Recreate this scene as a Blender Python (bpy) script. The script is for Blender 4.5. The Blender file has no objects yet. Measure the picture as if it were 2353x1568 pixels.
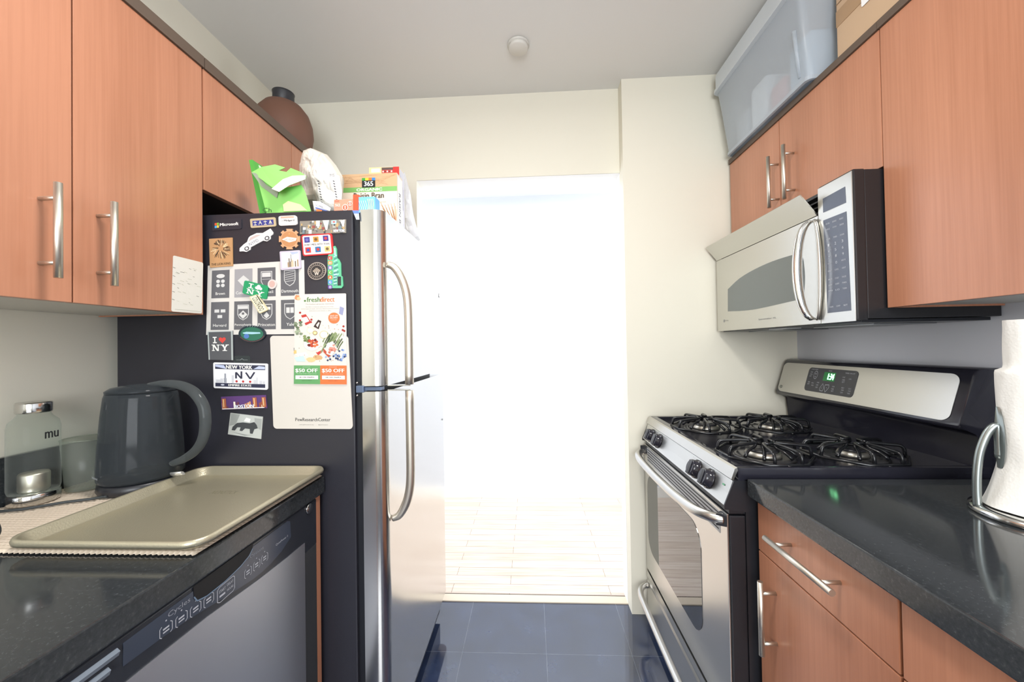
import bpy, bmesh, math, random
from mathutils import Vector, Matrix, noise
random.seed(7)
PI = math.pi
SC = bpy.context.scene
COL = SC.collection

# ------------------------------------------------------------------ camera
CAM_F, CAM_YAW, CAM_PITCH, CAM_ROLL, CAM_H = 878.29, 0.048816, 0.012556, -0.016559, 1.27672
def cam_axes():
    y, t, r = CAM_YAW, CAM_PITCH, CAM_ROLL
    fwd = Vector((-math.sin(y)*math.cos(t), math.cos(y)*math.cos(t), math.sin(t)))
    right = Vector((math.cos(y), math.sin(y), 0)); up = right.cross(fwd)
    return right*math.cos(r)+up*math.sin(r), up*math.cos(r)-right*math.sin(r), fwd
CR, CU, CF = cam_axes()
CO = Vector((0, 0, CAM_H))
cam = bpy.data.cameras.new('camera'); cam.sensor_width = 36; cam.sensor_fit = 'HORIZONTAL'
cam.lens = CAM_F/2353*36; cam.clip_start = .02
camo = bpy.data.objects.new('camera', cam); COL.objects.link(camo)
M = Matrix(((CR.x, CU.x, -CF.x), (CR.y, CU.y, -CF.y), (CR.z, CU.z, -CF.z))).to_4x4()
M.translation = CO; camo.matrix_world = M
SC.camera = camo
def at(px, py, ax, v):
    """point of the real plane x=v, y=v or z=v seen at a pixel of the photograph"""
    d = (px-1176.5)/CAM_F*CR-(py-784)/CAM_F*CU+CF
    i = 'xyz'.index(ax)
    return CO+d*((v-CO[i])/d[i])

# ------------------------------------------------------------------ light
SC.view_settings.view_transform = 'Standard'; SC.view_settings.look = 'None'
SC.view_settings.gamma = 1; SC.view_settings.use_curve_mapping = False
SC.view_settings.exposure = 0.0
W = bpy.data.worlds.new('world'); SC.world = W; W.use_nodes = True
W.node_tree.nodes['Background'].inputs[0].default_value = (.90, .95, 1, 1)
W.node_tree.nodes['Background'].inputs[1].default_value = 2.2
def area(name, loc, rot, sx, sy, power, col=(1, 1, 1), spread=180):
    l = bpy.data.lights.new(name, 'AREA'); l.shape = 'RECTANGLE'; l.size = sx; l.size_y = sy
    l.energy = power; l.color = col; l.spread = math.radians(spread)
    o = bpy.data.objects.new(name, l); o.location = loc; o.rotation_euler = rot; COL.objects.link(o); return o
area('daylight_hall_right', (2.9, 2.62, 1.45), (0, PI/2, 0), 2.1, 1.1, 66, (.93, .96, 1))
area('daylight_hall_left', (-2.9, 2.62, 1.45), (0, -PI/2, 0), 2.1, 1.1, 50, (.93, .96, 1))
area('hall_overhead_fill', (0, 2.62, 2.5), (0, 0, 0), 2.4, .5, 23, (1, 1, 1))  # fill light added above the hall, no fixture there
area('added_front_fill', (0, -1.72, 1.55), (-PI/2, 0, PI), 1.5, 1.3, 60, (.94, .97, 1))  # fill added behind the camera to brighten the kitchen
area('kitchen_lamp', (-.1, .62, 2.49), (0, 0, 0), .26, .26, 20, (1, .97, .93))

# ------------------------------------------------------------------ materials
def lin(h):
    h = h.lstrip('#'); c = [int(h[i:i+2], 16)/255 for i in (0, 2, 4)]
    return tuple(x/12.92 if x <= .04045 else ((x+.055)/1.055)**2.4 for x in c)+(1,)
MATS = {}
def mat(name, color='#808080', rough=.5, metal=0., **kw):
    if name in MATS: return MATS[name]
    m = bpy.data.materials.new(name); m.use_nodes = True; nt = m.node_tree
    b = nt.nodes['Principled BSDF']
    b.inputs['Base Color'].default_value = lin(color) if isinstance(color, str) else tuple(color)+(1,)
    b.inputs['Roughness'].default_value = rough; b.inputs['Metallic'].default_value = metal
    for k, v in kw.items(): b.inputs[k.replace('_', ' ')].default_value = v
    MATS[name] = m; return m
def paint(h, rough=.55):
    return mat('print_'+h.lstrip('#')+('_%d' % int(rough*100)), h, rough)
def N(m, t, **kw):
    n = m.node_tree.nodes.new(t)
    for k, v in kw.items():
        if k in n.inputs: n.inputs[k].default_value = v
        else: setattr(n, k, v)
    return n
def L(m, a, ao, b, bi): m.node_tree.links.new(a.outputs[ao], b.inputs[bi])
def coords(m, scale, rot=(0, 0, 0)):
    g = N(m, 'ShaderNodeTexCoord'); mp = N(m, 'ShaderNodeMapping')
    mp.inputs['Scale'].default_value = scale; mp.inputs['Rotation'].default_value = rot
    L(m, g, 'Object', mp, 'Vector'); return mp
def ramp(m, stops):
    r = N(m, 'ShaderNodeValToRGB'); e = r.color_ramp.elements
    while len(e) > len(stops): e.remove(e[-1])
    while len(e) < len(stops): e.new(.5)
    for i, (p, c) in enumerate(stops): e[i].position = p; e[i].color = lin(c) if isinstance(c, str) else c
    return r
def bump(m, src, so, strength, dist=.002):
    b = N(m, 'ShaderNodeBump', Strength=strength, Distance=dist)
    L(m, src, so, b, 'Height'); L(m, b, 'Normal', m.node_tree.nodes['Principled BSDF'], 'Normal'); return b

def wood(name, a, b_, rough=.32):
    m = mat(name, a, rough); bs = m.node_tree.nodes['Principled BSDF']
    mp = coords(m, (150, 150, 3.2)); n = N(m, 'ShaderNodeTexNoise', Scale=1., Detail=5., Roughness=.6)
    L(m, mp, 'Vector', n, 'Vector')
    mp2 = coords(m, (9, 9, .8)); n2 = N(m, 'ShaderNodeTexNoise', Scale=1., Detail=2.); L(m, mp2, 'Vector', n2, 'Vector')
    mx = N(m, 'ShaderNodeMath', operation='MULTIPLY_ADD'); mx.inputs[1].default_value = .42
    L(m, n, 'Fac', mx, 0); ml = N(m, 'ShaderNodeMath', operation='MULTIPLY'); ml.inputs[1].default_value = .58
    L(m, n2, 'Fac', ml, 0); L(m, ml, 0, mx, 2)
    r = ramp(m, [(.33, b_), (.66, a)]); L(m, mx, 0, r, 'Fac'); L(m, r, 'Color', bs, 'Base Color')
    bump(m, n, 'Fac', .08, .0006); bs.inputs['Coat Weight'].default_value = .25; bs.inputs['Coat Roughness'].default_value = .25
    return m
CHERRY = wood('cherry_wood', '#bf8568', '#a87054')
def steel(name, col='#c9c7c2', rough=.28, scale=(1.5, 1.5, 400), strength=.05):
    m = mat(name, col, rough, 1.)
    mp = coords(m, scale); n = N(m, 'ShaderNodeTexNoise', Scale=1., Detail=3.); L(m, mp, 'Vector', n, 'Vector')
    bump(m, n, 'Fac', strength, .0006)
    return m
STEEL = steel('brushed_steel')
STEEL_DOOR = steel('brushed_steel_fridge', '#d4d2cf', .20, (1.5, 1.5, 300), .03)
CHROME = mat('polished_metal', '#d6d6d4', .14, 1.)
NICKEL = mat('satin_nickel', '#d6d0c4', .42, 1.)
def walls(name, col, sc=220, st=.12, rough=.75):
    m = mat(name, col, rough); mp = coords(m, (1, 1, 1)); n = N(m, 'ShaderNodeTexNoise', Scale=float(sc), Detail=3.)
    L(m, mp, 'Vector', n, 'Vector'); bump(m, n, 'Fac', st, .001); return m
WALL = walls('cream_wall_paint', '#e2decf'); WALLC = walls('cool_grey_wall', '#c9cbd2')  # right wall is cooler and greyer than the cream walls
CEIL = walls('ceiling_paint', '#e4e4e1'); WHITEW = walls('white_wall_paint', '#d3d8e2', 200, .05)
WHITE = mat('white_paint', '#eeeeec', .45)
def granite():
    m = mat('black_granite', '#1d1f20', .09); bs = m.node_tree.nodes['Principled BSDF']
    mp = coords(m, (1, 1, 1)); v = N(m, 'ShaderNodeTexVoronoi', Scale=420.); L(m, mp, 'Vector', v, 'Vector')
    n = N(m, 'ShaderNodeTexNoise', Scale=160., Detail=6., Roughness=.7); L(m, mp, 'Vector', n, 'Vector')
    r = ramp(m, [(.35, '#2b2e30'), (.58, '#36393c'), (.70, '#4a4e4f'), (.80, '#8a8f8c')]); L(m, n, 'Fac', r, 'Fac')
    r2 = ramp(m, [(.0, (.35, .36, .34, 1)), (.07, (0, 0, 0, 1))]); L(m, v, 'Distance', r2, 'Fac')
    a = N(m, 'ShaderNodeMixRGB', blend_type='ADD'); a.inputs[0].default_value = .3
    L(m, r, 'Color', a, 1); L(m, r2, 'Color', a, 2); L(m, a, 'Color', bs, 'Base Color'); return m
GRANITE = granite()
def tiles():
    m = mat('slate_floor_tile', '#3a4048', .07, 0., IOR=2.0); bs = m.node_tree.nodes['Principled BSDF']
    g = N(m, 'ShaderNodeTexCoord'); mp = N(m, 'ShaderNodeMapping'); mp.inputs['Location'].default_value = (.307, -1.60, 0)
    L(m, g, 'Object', mp, 'Vector')
    b = N(m, 'ShaderNodeTexBrick', offset=0., squash=1.); b.inputs['Scale'].default_value = 1.
    b.inputs['Brick Width'].default_value = .35; b.inputs['Row Height'].default_value = .35
    b.inputs['Mortar Size'].default_value = .0011; b.inputs['Color1'].default_value = lin('#2f3a54')
    b.inputs['Color2'].default_value = lin('#343f5a'); b.inputs['Mortar'].default_value = lin('#666d7a')
    L(m, mp, 'Vector', b, 'Vector')
    n = N(m, 'ShaderNodeTexNoise', Scale=9., Detail=6.); L(m, g, 'Object', n, 'Vector')
    r = ramp(m, [(.35, '#c8c8c8'), (.7, '#ffffff')]); L(m, n, 'Fac', r, 'Fac')
    a = N(m, 'ShaderNodeMixRGB', blend_type='MULTIPLY'); a.inputs[0].default_value = 1
    L(m, b, 'Color', a, 1); L(m, r, 'Color', a, 2); L(m, a, 'Color', bs, 'Base Color')
    bump(m, n, 'Fac', .012, .001); return m
TILE = tiles()
def planks():
    m = mat('oak_floor_planks', '#d8b894', .30); bs = m.node_tree.nodes['Principled BSDF']
    g = N(m, 'ShaderNodeTexCoord'); mp = N(m, 'ShaderNodeMapping'); mp.inputs['Location'].default_value = (.13, -1.98, 0)
    L(m, g, 'Object', mp, 'Vector')
    b = N(m, 'ShaderNodeTexBrick', offset=.37, squash=1.); b.inputs['Scale'].default_value = 1.
    b.inputs['Brick Width'].default_value = .82; b.inputs['Row Height'].default_value = .076
    b.inputs['Mortar Size'].default_value = .0012; b.inputs['Color1'].default_value = lin('#ddd0c4')
    b.inputs['Color2'].default_value = lin('#d3c4b6'); b.inputs['Mortar'].default_value = lin('#8a735f')
    L(m, mp, 'Vector', b, 'Vector')
    mp2 = coords(m, (4, 90, 1)); n = N(m, 'ShaderNodeTexNoise', Scale=1., Detail=4.); L(m, mp2, 'Vector', n, 'Vector')
    r = ramp(m, [(.3, '#d9cfc6'), (.7, '#ffffff')]); L(m, n, 'Fac', r, 'Fac')
    a = N(m, 'ShaderNodeMixRGB', blend_type='MULTIPLY'); a.inputs[0].default_value = .8
    L(m, b, 'Color', a, 1); L(m, r, 'Color', a, 2); L(m, a, 'Color', bs, 'Base Color'); return m
OAK = planks()
def glassy(name, tint, alpha_t, rough=.05, spec_col='#202225', metal=0.):
    """see-through plastic or thin glass: tinted transparency under a glossy skin"""
    m = bpy.data.materials.new(name); m.use_nodes = True; nt = m.node_tree; MATS[name] = m
    b = nt.nodes['Principled BSDF']; b.inputs['Base Color'].default_value = lin(spec_col); b.inputs['Roughness'].default_value = rough
    t = nt.nodes.new('ShaderNodeBsdfTransparent'); t.inputs[0].default_value = lin(tint)
    mx = nt.nodes.new('ShaderNodeMixShader'); mx.inputs[0].default_value = 1-alpha_t
    lw = nt.nodes.new('ShaderNodeLayerWeight'); pw = nt.nodes.new('ShaderNodeMath'); pw.operation = 'POWER'; pw.inputs[1].default_value = 4.
    nt.links.new(lw.outputs['Facing'], pw.inputs[0]); fr = nt.nodes.new('ShaderNodeMath'); fr.operation = 'MULTIPLY'; fr.inputs[1].default_value = .55
    nt.links.new(pw.outputs[0], fr.inputs[0])
    ad = nt.nodes.new('ShaderNodeMath'); ad.operation = 'ADD'; ad.use_clamp = True; ad.inputs[1].default_value = 1-alpha_t
    nt.links.new(fr.outputs[0], ad.inputs[0]); nt.links.new(ad.outputs[0], mx.inputs[0])
    nt.links.new(t.outputs[0], mx.inputs[1]); nt.links.new(b.outputs[0], mx.inputs[2])
    nt.links.new(mx.outputs[0], nt.nodes['Material Output'].inputs['Surface']); return m
CLEAR = glassy('clear_glass', '#f4f7f5', .95, .03, '#c4c9c5')
FROST = glassy('frosted_glass', '#eef2ed', .80, .22, '#b9beb4')
SMOKE = glassy('smoked_plastic', '#80878c', .80, .09, '#6a7177')
HOLDERP = glassy('clear_handle_plastic', '#b9bfc1', .82, .05, '#8f9596')
BINP = glassy('milky_storage_plastic', '#eaf0f4', .5, .28, '#cfd6de')
BLACK = mat('black_plastic', '#232429', .35); BLACKG = mat('black_enamel', '#25252e', .12)
FRIDGEBLK = walls('black_textured_steel', '#26262e', 900, .18, .42)
DWBLK = mat('graphite_plastic', '#2c2f36', .25)
GREYD = mat('dark_grey_plastic', '#45484b', .5)
GLASSBLK = mat('black_glass', '#0d0e10', .03, 0., IOR=2.3)
def emis(name, h, s):
    m = mat(name, '#000000', .3); b = m.node_tree.nodes['Principled BSDF']
    b.inputs['Emission Color'].default_value = lin(h); b.inputs['Emission Strength'].default_value = s; return m

# ------------------------------------------------------------------ mesh helpers
_txt = {}
def text_geo(s):
    if s in _txt: return _txt[s]
    c = bpy.data.curves.new('t', 'FONT'); c.body = s; c.size = 1; c.resolution_u = 2
    o = bpy.data.objects.new('t', c); COL.objects.link(o)
    me = o.to_mesh(); vs = [(v.co.x, v.co.y) for v in me.vertices]; fs = [tuple(p.vertices) for p in me.polygons]
    o.to_mesh_clear(); bpy.data.objects.remove(o); bpy.data.curves.remove(c)
    x0 = min(v[0] for v in vs); x1 = max(v[0] for v in vs); y0 = min(v[1] for v in vs); y1 = max(v[1] for v in vs)
    vs = [((x-x0)/(x1-x0), (y-y0)/(y1-y0)) for x, y in vs]
    _txt[s] = (vs, fs); return _txt[s]

class MB:
    """collects shapes, builds ONE mesh object"""
    def __init__(s, m=None): s.bm = bmesh.new(); s.mats = []; s.m = 0; s.use(m or WHITE)
    def use(s, m):
        if m not in s.mats: s.mats.append(m)
        s.m = s.mats.index(m); return s
    def face(s, pts, smooth=False):
        try: f = s.bm.faces.new([s.bm.verts.new(p) for p in pts])
        except ValueError: return
        f.material_index = s.m; f.smooth = smooth; return f
    def _bev(s, faces, w, seg=2):
        if w <= 0: return
        es = list({e for f in faces for e in f.edges})
        r = bmesh.ops.bevel(s.bm, geom=es, offset=w, segments=seg, affect='EDGES', profile=.7)
        for f in r['faces']: f.material_index = s.m
    def box(s, x0, x1, y0, y1, z0, z1, bev=0.):
        x0, x1 = sorted((x0, x1)); y0, y1 = sorted((y0, y1)); z0, z1 = sorted((z0, z1))
        v = [s.bm.verts.new((x, y, z)) for x in (x0, x1) for y in (y0, y1) for z in (z0, z1)]
        fs = []
        for q in ((0, 1, 3, 2), (4, 6, 7, 5), (0, 4, 5, 1), (2, 3, 7, 6), (0, 2, 6, 4), (1, 5, 7, 3)):
            f = s.bm.faces.new([v[i] for i in q]); f.material_index = s.m; fs.append(f)
        s._bev(fs, bev); return s
    def prism(s, poly, a, b, ax='y', bev=0.):
        """poly: 2-D points in the two axes left over (x before y before z); extruded from a to b along ax"""
        def P(p, t): return {'y': (p[0], t, p[1]), 'x': (t, p[0], p[1]), 'z': (p[0], p[1], t)}[ax]
        va = [s.bm.verts.new(P(p, a)) for p in poly]; vb = [s.bm.verts.new(P(p, b)) for p in poly]
        fs = [s.bm.faces.new(va), s.bm.faces.new(vb[::-1])]; n = len(poly)
        for i in range(n): fs.append(s.bm.faces.new((va[i], va[(i+1) % n], vb[(i+1) % n], vb[i])))
        for f in fs: f.material_index = s.m
        s._bev(fs, bev, 1); return s
    def tube(s, path, r, seg=12, flat=1., closed=False, up=None, cap=True):
        path = [Vector(p) for p in path]; n = len(path); rings = []
        rr = r if isinstance(r, (list, tuple)) else [r]*n
        ref = Vector(up) if up else None; prev = None
        for i, p in enumerate(path):
            a = path[(i-1) % n] if closed or i > 0 else p; b = path[(i+1) % n] if closed or i < n-1 else p
            t = (b-a).normalized()
            if ref: u = (ref-t*ref.dot(t)).normalized()
            elif prev is None: u = t.orthogonal().normalized()
            else:
                u = prev-t*prev.dot(t); u = u.normalized() if u.length > 1e-6 else t.orthogonal().normalized()
            prev = u; w = t.cross(u)
            rings.append([s.bm.verts.new(p+rr[i]*(math.cos(2*PI*k/seg)*u*flat+math.sin(2*PI*k/seg)*w)) for k in range(seg)])
        for i in range(n if closed else n-1):
            A, B = rings[i], rings[(i+1) % n]
            for k in range(seg):
                f = s.bm.faces.new((A[k], A[(k+1) % seg], B[(k+1) % seg], B[k])); f.material_index = s.m; f.smooth = True
        if not closed and cap:
            for q in (rings[0][::-1], rings[-1]):
                f = s.bm.faces.new(q); f.material_index = s.m
        return s
    def lathe(s, prof, c, seg=40, axis='z', smooth=True, a0=0., a1=2*PI):
        c = Vector(c); rings = []; full = abs(a1-a0-2*PI) < 1e-6; k_n = seg if full else seg+1
        for (r, h) in prof:
            ring = []
            for k in range(k_n):
                a = a0+(a1-a0)*k/seg; x, y = r*math.cos(a), r*math.sin(a)
                v = {'z': (x, y, h), 'x': (h, x, y), 'y': (x, h, y)}[axis]
                ring.append(s.bm.verts.new(c+Vector(v)))
            rings.append(ring)
        for A, B in zip(rings, rings[1:]):
            for k in range(seg if full else seg):
                j = (k+1) % k_n
                f = s.bm.faces.new((A[k], A[j], B[j], B[k])); f.material_index = s.m; f.smooth = smooth
        if full:
            for q, (r, h) in ((rings[0], prof[0]), (rings[-1], prof[-1])):
                if r > 1e-5: f = s.bm.faces.new(q); f.material_index = s.m
        return s
    def grid(s, fn, nu, nv, smooth=True):
        V = [[s.bm.verts.new(fn(i/nu, j/nv)) for j in range(nv+1)] for i in range(nu+1)]
        for i in range(nu):
            for j in range(nv):
                f = s.bm.faces.new((V[i][j], V[i+1][j], V[i+1][j+1], V[i][j+1])); f.material_index = s.m; f.smooth = smooth
        return s
    def build(s, name, parent=None, loc=None, label=None):
        bmesh.ops.recalc_face_normals(s.bm, faces=[f for f in s.bm.faces])
        off = Vector(loc) if loc is not None else (THING_LOC[root(parent)] if parent else None)
        if off is None:
            xs = [v.co for v in s.bm.verts]
            off = Vector(((min(p.x for p in xs)+max(p.x for p in xs))/2, (min(p.y for p in xs)+max(p.y for p in xs))/2, min(p.z for p in xs)))
        for v in s.bm.verts: v.co -= off
        me = bpy.data.meshes.new(name); s.bm.to_mesh(me); s.bm.free()
        for m in s.mats: me.materials.append(m)
        o = bpy.data.objects.new(name, me); COL.objects.link(o)
        if parent: o.parent = parent
        else: o.location = off; THING_LOC[o] = off
        if label: o['label'] = label
        return o
THING_LOC = {}
def root(o):
    while o.parent: o = o.parent
    return o
def thing(name, label, cat, loc, group=None):
    o = bpy.data.objects.new(name, None); COL.objects.link(o); o.location = loc; o.empty_display_size = .05
    THING_LOC[o] = Vector(loc); return tag(o, label, cat, group)
def tag(o, label, cat, group=None):
    o['label'] = label; o['category'] = cat
    if group: o['group'] = group
    return o
def struct(o): o['kind'] = 'structure'; return o
def rrect(x0, x1, y0, y1, r, n=5):
    pts = []
    for cx, cy, a in ((x1-r, y1-r, 0), (x0+r, y1-r, PI/2), (x0+r, y0+r, PI), (x1-r, y0+r, 1.5*PI)):
        for k in range(n+1): t = a+PI/2*k/n; pts.append((cx+r*math.cos(t), cy+r*math.sin(t)))
    return pts
def sm(path, n=5):
    """smooth curve through the points"""
    P = [Vector(q) for q in path]; P = [P[0]*2-P[1]]+P+[P[-1]*2-P[-2]]; out = []
    for i in range(1, len(P)-2):
        a, b, c, d = P[i-1:i+3]
        for k in range(n):
            t = k/n; out.append(.5*((2*b)+(c-a)*t+(2*a-5*b+4*c-d)*t*t+(3*b-a-3*c+d)*t**3))
    out.append(P[-2]); return out
def smr(r, n=5): return [r[i]+(r[i+1]-r[i])*k/n for i in range(len(r)-1) for k in range(n)]+[r[-1]]
def arc(cx, cy, rx, ry, a0, a1, n=12):
    return [(cx+rx*math.cos(a0+(a1-a0)*i/n), cy+ry*math.sin(a0+(a1-a0)*i/n)) for i in range(n+1)]

class Art(MB):
    """flat printed or moulded piece on a quad TL,TR,BR,BL; u runs right, v runs DOWN, both 0..1"""
    def __init__(s, quad, m, nrm, base=.0003):
        super().__init__(m); s.q = [Vector(p) for p in quad]; s.n = Vector(nrm).normalized(); s.h = base; s.top = 0.; s.c = 0
    def lay(s, k): return s.top+.0002*k+.00001*(s.c % 18)
    def pt(s, u, v, d=0.):
        a, b, c, e = s.q
        return (a*(1-u)+b*u)*(1-v)+(e*(1-u)+c*u)*v+s.n*(s.h+d)
    def slab(s, pts, t, m=None, base=0.):
        if m: s.use(m)
        lo = [s.bm.verts.new(s.pt(u, v, base)) for u, v in pts]; hi = [s.bm.verts.new(s.pt(u, v, base+t)) for u, v in pts]
        n = len(pts); fs = [s.bm.faces.new(lo), s.bm.faces.new(hi)]
        for i in range(n): fs.append(s.bm.faces.new((lo[i], lo[(i+1) % n], hi[(i+1) % n], hi[i])))
        for f in fs: f.material_index = s.m
        s.top = base+t; return s
    def poly(s, pts, m, k=1):
        s.use(m); s.c += 1; s.face([s.pt(u, v, s.lay(k)) for u, v in pts]); return s
    def rect(s, u0, v0, u1, v1, m, k=1): return s.poly([(u0, v0), (u1, v0), (u1, v1), (u0, v1)], m, k)
    def disc(s, u, v, ru, rv, m, k=1, n=20): return s.poly([(u+ru*math.cos(2*PI*i/n), v+rv*math.sin(2*PI*i/n)) for i in range(n)], m, k)
    def line(s, pts, w, m, k=2, wv=None):
        """stroke of width w (in u); wv scales it in v"""
        s.use(m); wv = wv or w
        for (a, b), (c, d) in zip(pts, pts[1:]):
            dx, dy = c-a, d-b; l = math.hypot(dx/w, dy/wv) or 1
            s.c += 1; h = s.lay(k)
            nx, ny = -dy/wv/l*w/2, dx/w/l*wv/2
            s.face([s.pt(a+nx, b+ny, h), s.pt(c+nx, d+ny, h), s.pt(c-nx, d-ny, h), s.pt(a-nx, b-ny, h)])
        return s
    def text(s, t, u0, v0, u1, v1, m, k=2, rot=0, bold=0.):
        """text filling the rectangle u0..u1, v0 (top) .. v1 (bottom); rot in quarter turns"""
        s.use(m); vs, fs = text_geo(t)
        offs = [(0, 0)] if not bold else [(0, 0), (bold, 0), (-bold, 0)]
        for (ou, ov) in offs:
            out = []; s.c += 1; h = s.lay(k)
            for x, y in vs:
                y = 1-y
                for _ in range(rot): x, y = 1-y, x
                out.append(s.bm.verts.new(s.pt(u0+(u1-u0)*x+ou, v0+(v1-v0)*y+ov, h)))
            for f in fs:
                try: q = s.bm.faces.new([out[i] for i in f]); q.material_index = s.m
                except ValueError: pass
        return s

# ------------------------------------------------------------------ the room
XL, XR, YN, YW, YW2, ZC = -1.258, 1.241, -1.8, 1.913, 2.0, 2.55
XJ, XD, ZD, YCOL = .456, -.567, 2.128, 1.845       # right jamb, left door edge, door head, column face
YH = 3.24
struct(MB(TILE).box(XL, XR, YN, YW, -.03, 0).build('floor', loc=(0, 0, 0)))
f2 = struct(MB(OAK).box(-3, 3, 1.976, YH, -.03, .0015).build('floor', loc=(0, 0, 0)))
struct(MB(mat('oak_saddle', '#d6c8b4', .4)).box(XD-.05, XJ, YW, 1.966, -.02, .005, .0015).build('trim_1'))
struct(MB(mat('dark_gap', '#2a1a12', .8)).box(XD, XJ, 1.9665, 1.9755, -.02, .0012).build('trim_2'))
struct(MB(CEIL).box(XL-.1, XR+.1, YN-.1, YW, ZC, ZC+.08).build('ceiling', loc=(0, 0, 0)))
struct(MB(WHITEW).box(-3, 3, YW2, YH, ZC, ZC+.08).build('ceiling', loc=(0, 0, 0)))
struct(MB(WALL).box(XL-.1, XL, YN, YW2, 0, ZC).build('wall_left', loc=(XL, 0, 0)))
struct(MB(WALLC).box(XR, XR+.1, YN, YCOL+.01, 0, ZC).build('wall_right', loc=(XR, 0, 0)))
w = MB(WALL).box(XL-.1, XD, YW, YW2, 0, ZC).box(XD, XJ, YW, YW2, ZD, ZC).box(XJ, XR+.1, YCOL, YW2, 0, ZC)
w.box(-3, XL-.1, YW, YW2, 0, ZC).box(XR+.1, 3, YW, YW2, 0, ZC)
struct(w.build('wall_far', loc=(0, YW, 0)))
# white painted returns of the opening
struct(MB(WHITE).box(XJ-.0015, XJ-.0001, YW+.004, YW2, 0, ZD).build('trim_3'))
struct(MB(WHITE).box(XD, XJ, YW+.004, YW2, ZD-.0016, ZD-.0002).build('trim_4'))
struct(MB(WHITEW).box(-3, 3, YH, YH+.1, 0, ZC).build('wall_hall', loc=(0, YH, 0)))
struct(MB(WHITE).box(-3, 3, YH-.012, YH, 0, .088, .003).build('baseboard_hall'))
# unseen wall behind the camera; its window is added for soft front light
w = MB(WALL).box(XL-.1, XR+.1, YN-.1, YN, 0, .85).box(XL-.1, XR+.1, YN-.1, YN, 2.25, ZC).box(XL-.1, -.8, YN-.1, YN, .85, 2.25).box(.8, XR+.1, YN-.1, YN, .85, 2.25)
struct(w.build('wall_near', loc=(0, YN, 0)))
w = MB(WHITE)
for a in ((-.8, -.75, .85, 2.25), (.75, .8, .85, 2.25), (-.8, .8, .85, .9), (-.8, .8, 2.2, 2.25), (-.02, .02, .9, 2.2)): w.box(a[0], a[1], YN-.07, YN-.02, a[2], a[3])
struct(w.build('added_window'))

# ceiling lamp above the camera (gives the kitchen_lamp light)
t = thing('ceiling_lamp', 'round flush ceiling lamp in the kitchen above the camera', 'lamp', (-.1, .62, ZC))
MB(WHITE).lathe([(0, 2.549), (.16, 2.549), (.165, 2.53), (.15, 2.515), (.0, 2.515)], (-.1, .62, 0)).build('base', t)
MB(emis('lamp_glow', '#fff3df', 3.0)).lathe([(0, 2.498), (.10, 2.503), (.14, 2.514), (0, 2.5145)], (-.1, .62, 0)).build('lamp_shade', t)

# ceiling sensor
t = thing('smoke_detector', 'small round white smoke detector on the ceiling', 'smoke detector', (-.031, 1.599, ZC))
MB(mat('detector_white', '#d9d7d0', .5)).lathe([(0, 2.549), (.046, 2.549), (.046, 2.542), (.0, 2.542)], (-.031, 1.599, 0)).build('base_ring', t)
MB(mat('detector_white', '#d9d7d0', .5)).lathe([(.0, 2.5415), (.041, 2.5415), (.041, 2.53), (.037, 2.527), (0, 2.526)], (-.031, 1.599, 0)).build('cover', t)

# ------------------------------------------------------------------ cabinets
def bar_v(name, parent, x, y, z0, z1, xf, r=.0065):
    """vertical bar pull with two posts"""
    h = MB(NICKEL).tube([(x, y, z0), (x, y, z1)], r, 16).build(name, parent)
    d = (z1-z0)*.16
    for z in (z0+d, z1-d): MB(NICKEL).tube([(x, y, z), (xf, y, z)], .0042, 10).build('post', h)
    return h
DARKTOP = mat('dark_cabinet_edge', '#5c4d42', .55)
CABWHITE = mat('cabinet_white_laminate', '#cfcdc5', .45)
LU = -.938
# tall wall cabinet, left
t = thing('wall_cabinet', 'cherry wall cabinet with two tall doors above the left counter', 'cabinet', (-1.1, .75, 1.3806))
c = MB(CABWHITE).box(-1.256, LU-.021, .41, 1.052, 1.384, 2.098).build('body', t)
for (a, b, hy) in ((.412, .7375, .686), (.7405, 1.052, .785)):
    d = MB(CHERRY).box(LU-.019, LU, a, b, 1.3806, 2.098, .0012).build('door', t)
    bar_v('handle', d, LU+.038, hy, 1.421, 1.604, LU)
MB(DARKTOP).box(-1.256, LU+.006, .41, 1.0545, 2.0985, 2.13).build('top_board', t)
MB(CHERRY).box(-1.256, LU-.0195, 1.0525, 1.0555, 1.3806, 2.098).build('side_panel', t)
# cabinet over the fridge
t = thing('wall_cabinet', 'low cherry wall cabinet over the fridge', 'cabinet', (-1.1, 1.3, 1.744))
MB(mat('dark_underside_shade', '#3b302b', .6)).box(-1.256, LU-.021, 1.057, 1.905, 1.748, 2.098).build('body', t)  # dark underside, with the shade above the fridge put into its colour
MB(CHERRY).box(LU-.019, LU, 1.057, 1.4665, 1.744, 2.098, .0012).build('door', t)
MB(CHERRY).box(LU-.019, LU, 1.4695, 1.905, 1.744, 2.098, .0012).build('door', t)
MB(DARKTOP).box(-1.256, LU+.006, 1.057, 1.905, 2.0985, 2.13).build('top_board', t)

RU = .946
# cabinet over the microwave
t = thing('wall_cabinet', 'low cherry wall cabinet with two doors above the microwave', 'cabinet', (1.1, 1.44, 1.74))
MB(CABWHITE).box(RU+.021, 1.239, 1.0615, 1.829, 1.742, 2.108).build('body', t)
for (a, b, hy) in ((1.0615, 1.4735, 1.399), (1.4765, 1.829, 1.486)):
    d = MB(CHERRY).box(RU, RU+.019, a, b, 1.7395, 2.108, .0012).build('door', t)
    bar_v('handle', d, RU-.036, hy, 1.783, 1.977, RU)
MB(DARKTOP).box(RU-.006, 1.239, 1.0615, 1.829, 2.1085, 2.13).build('top_board', t)
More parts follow.
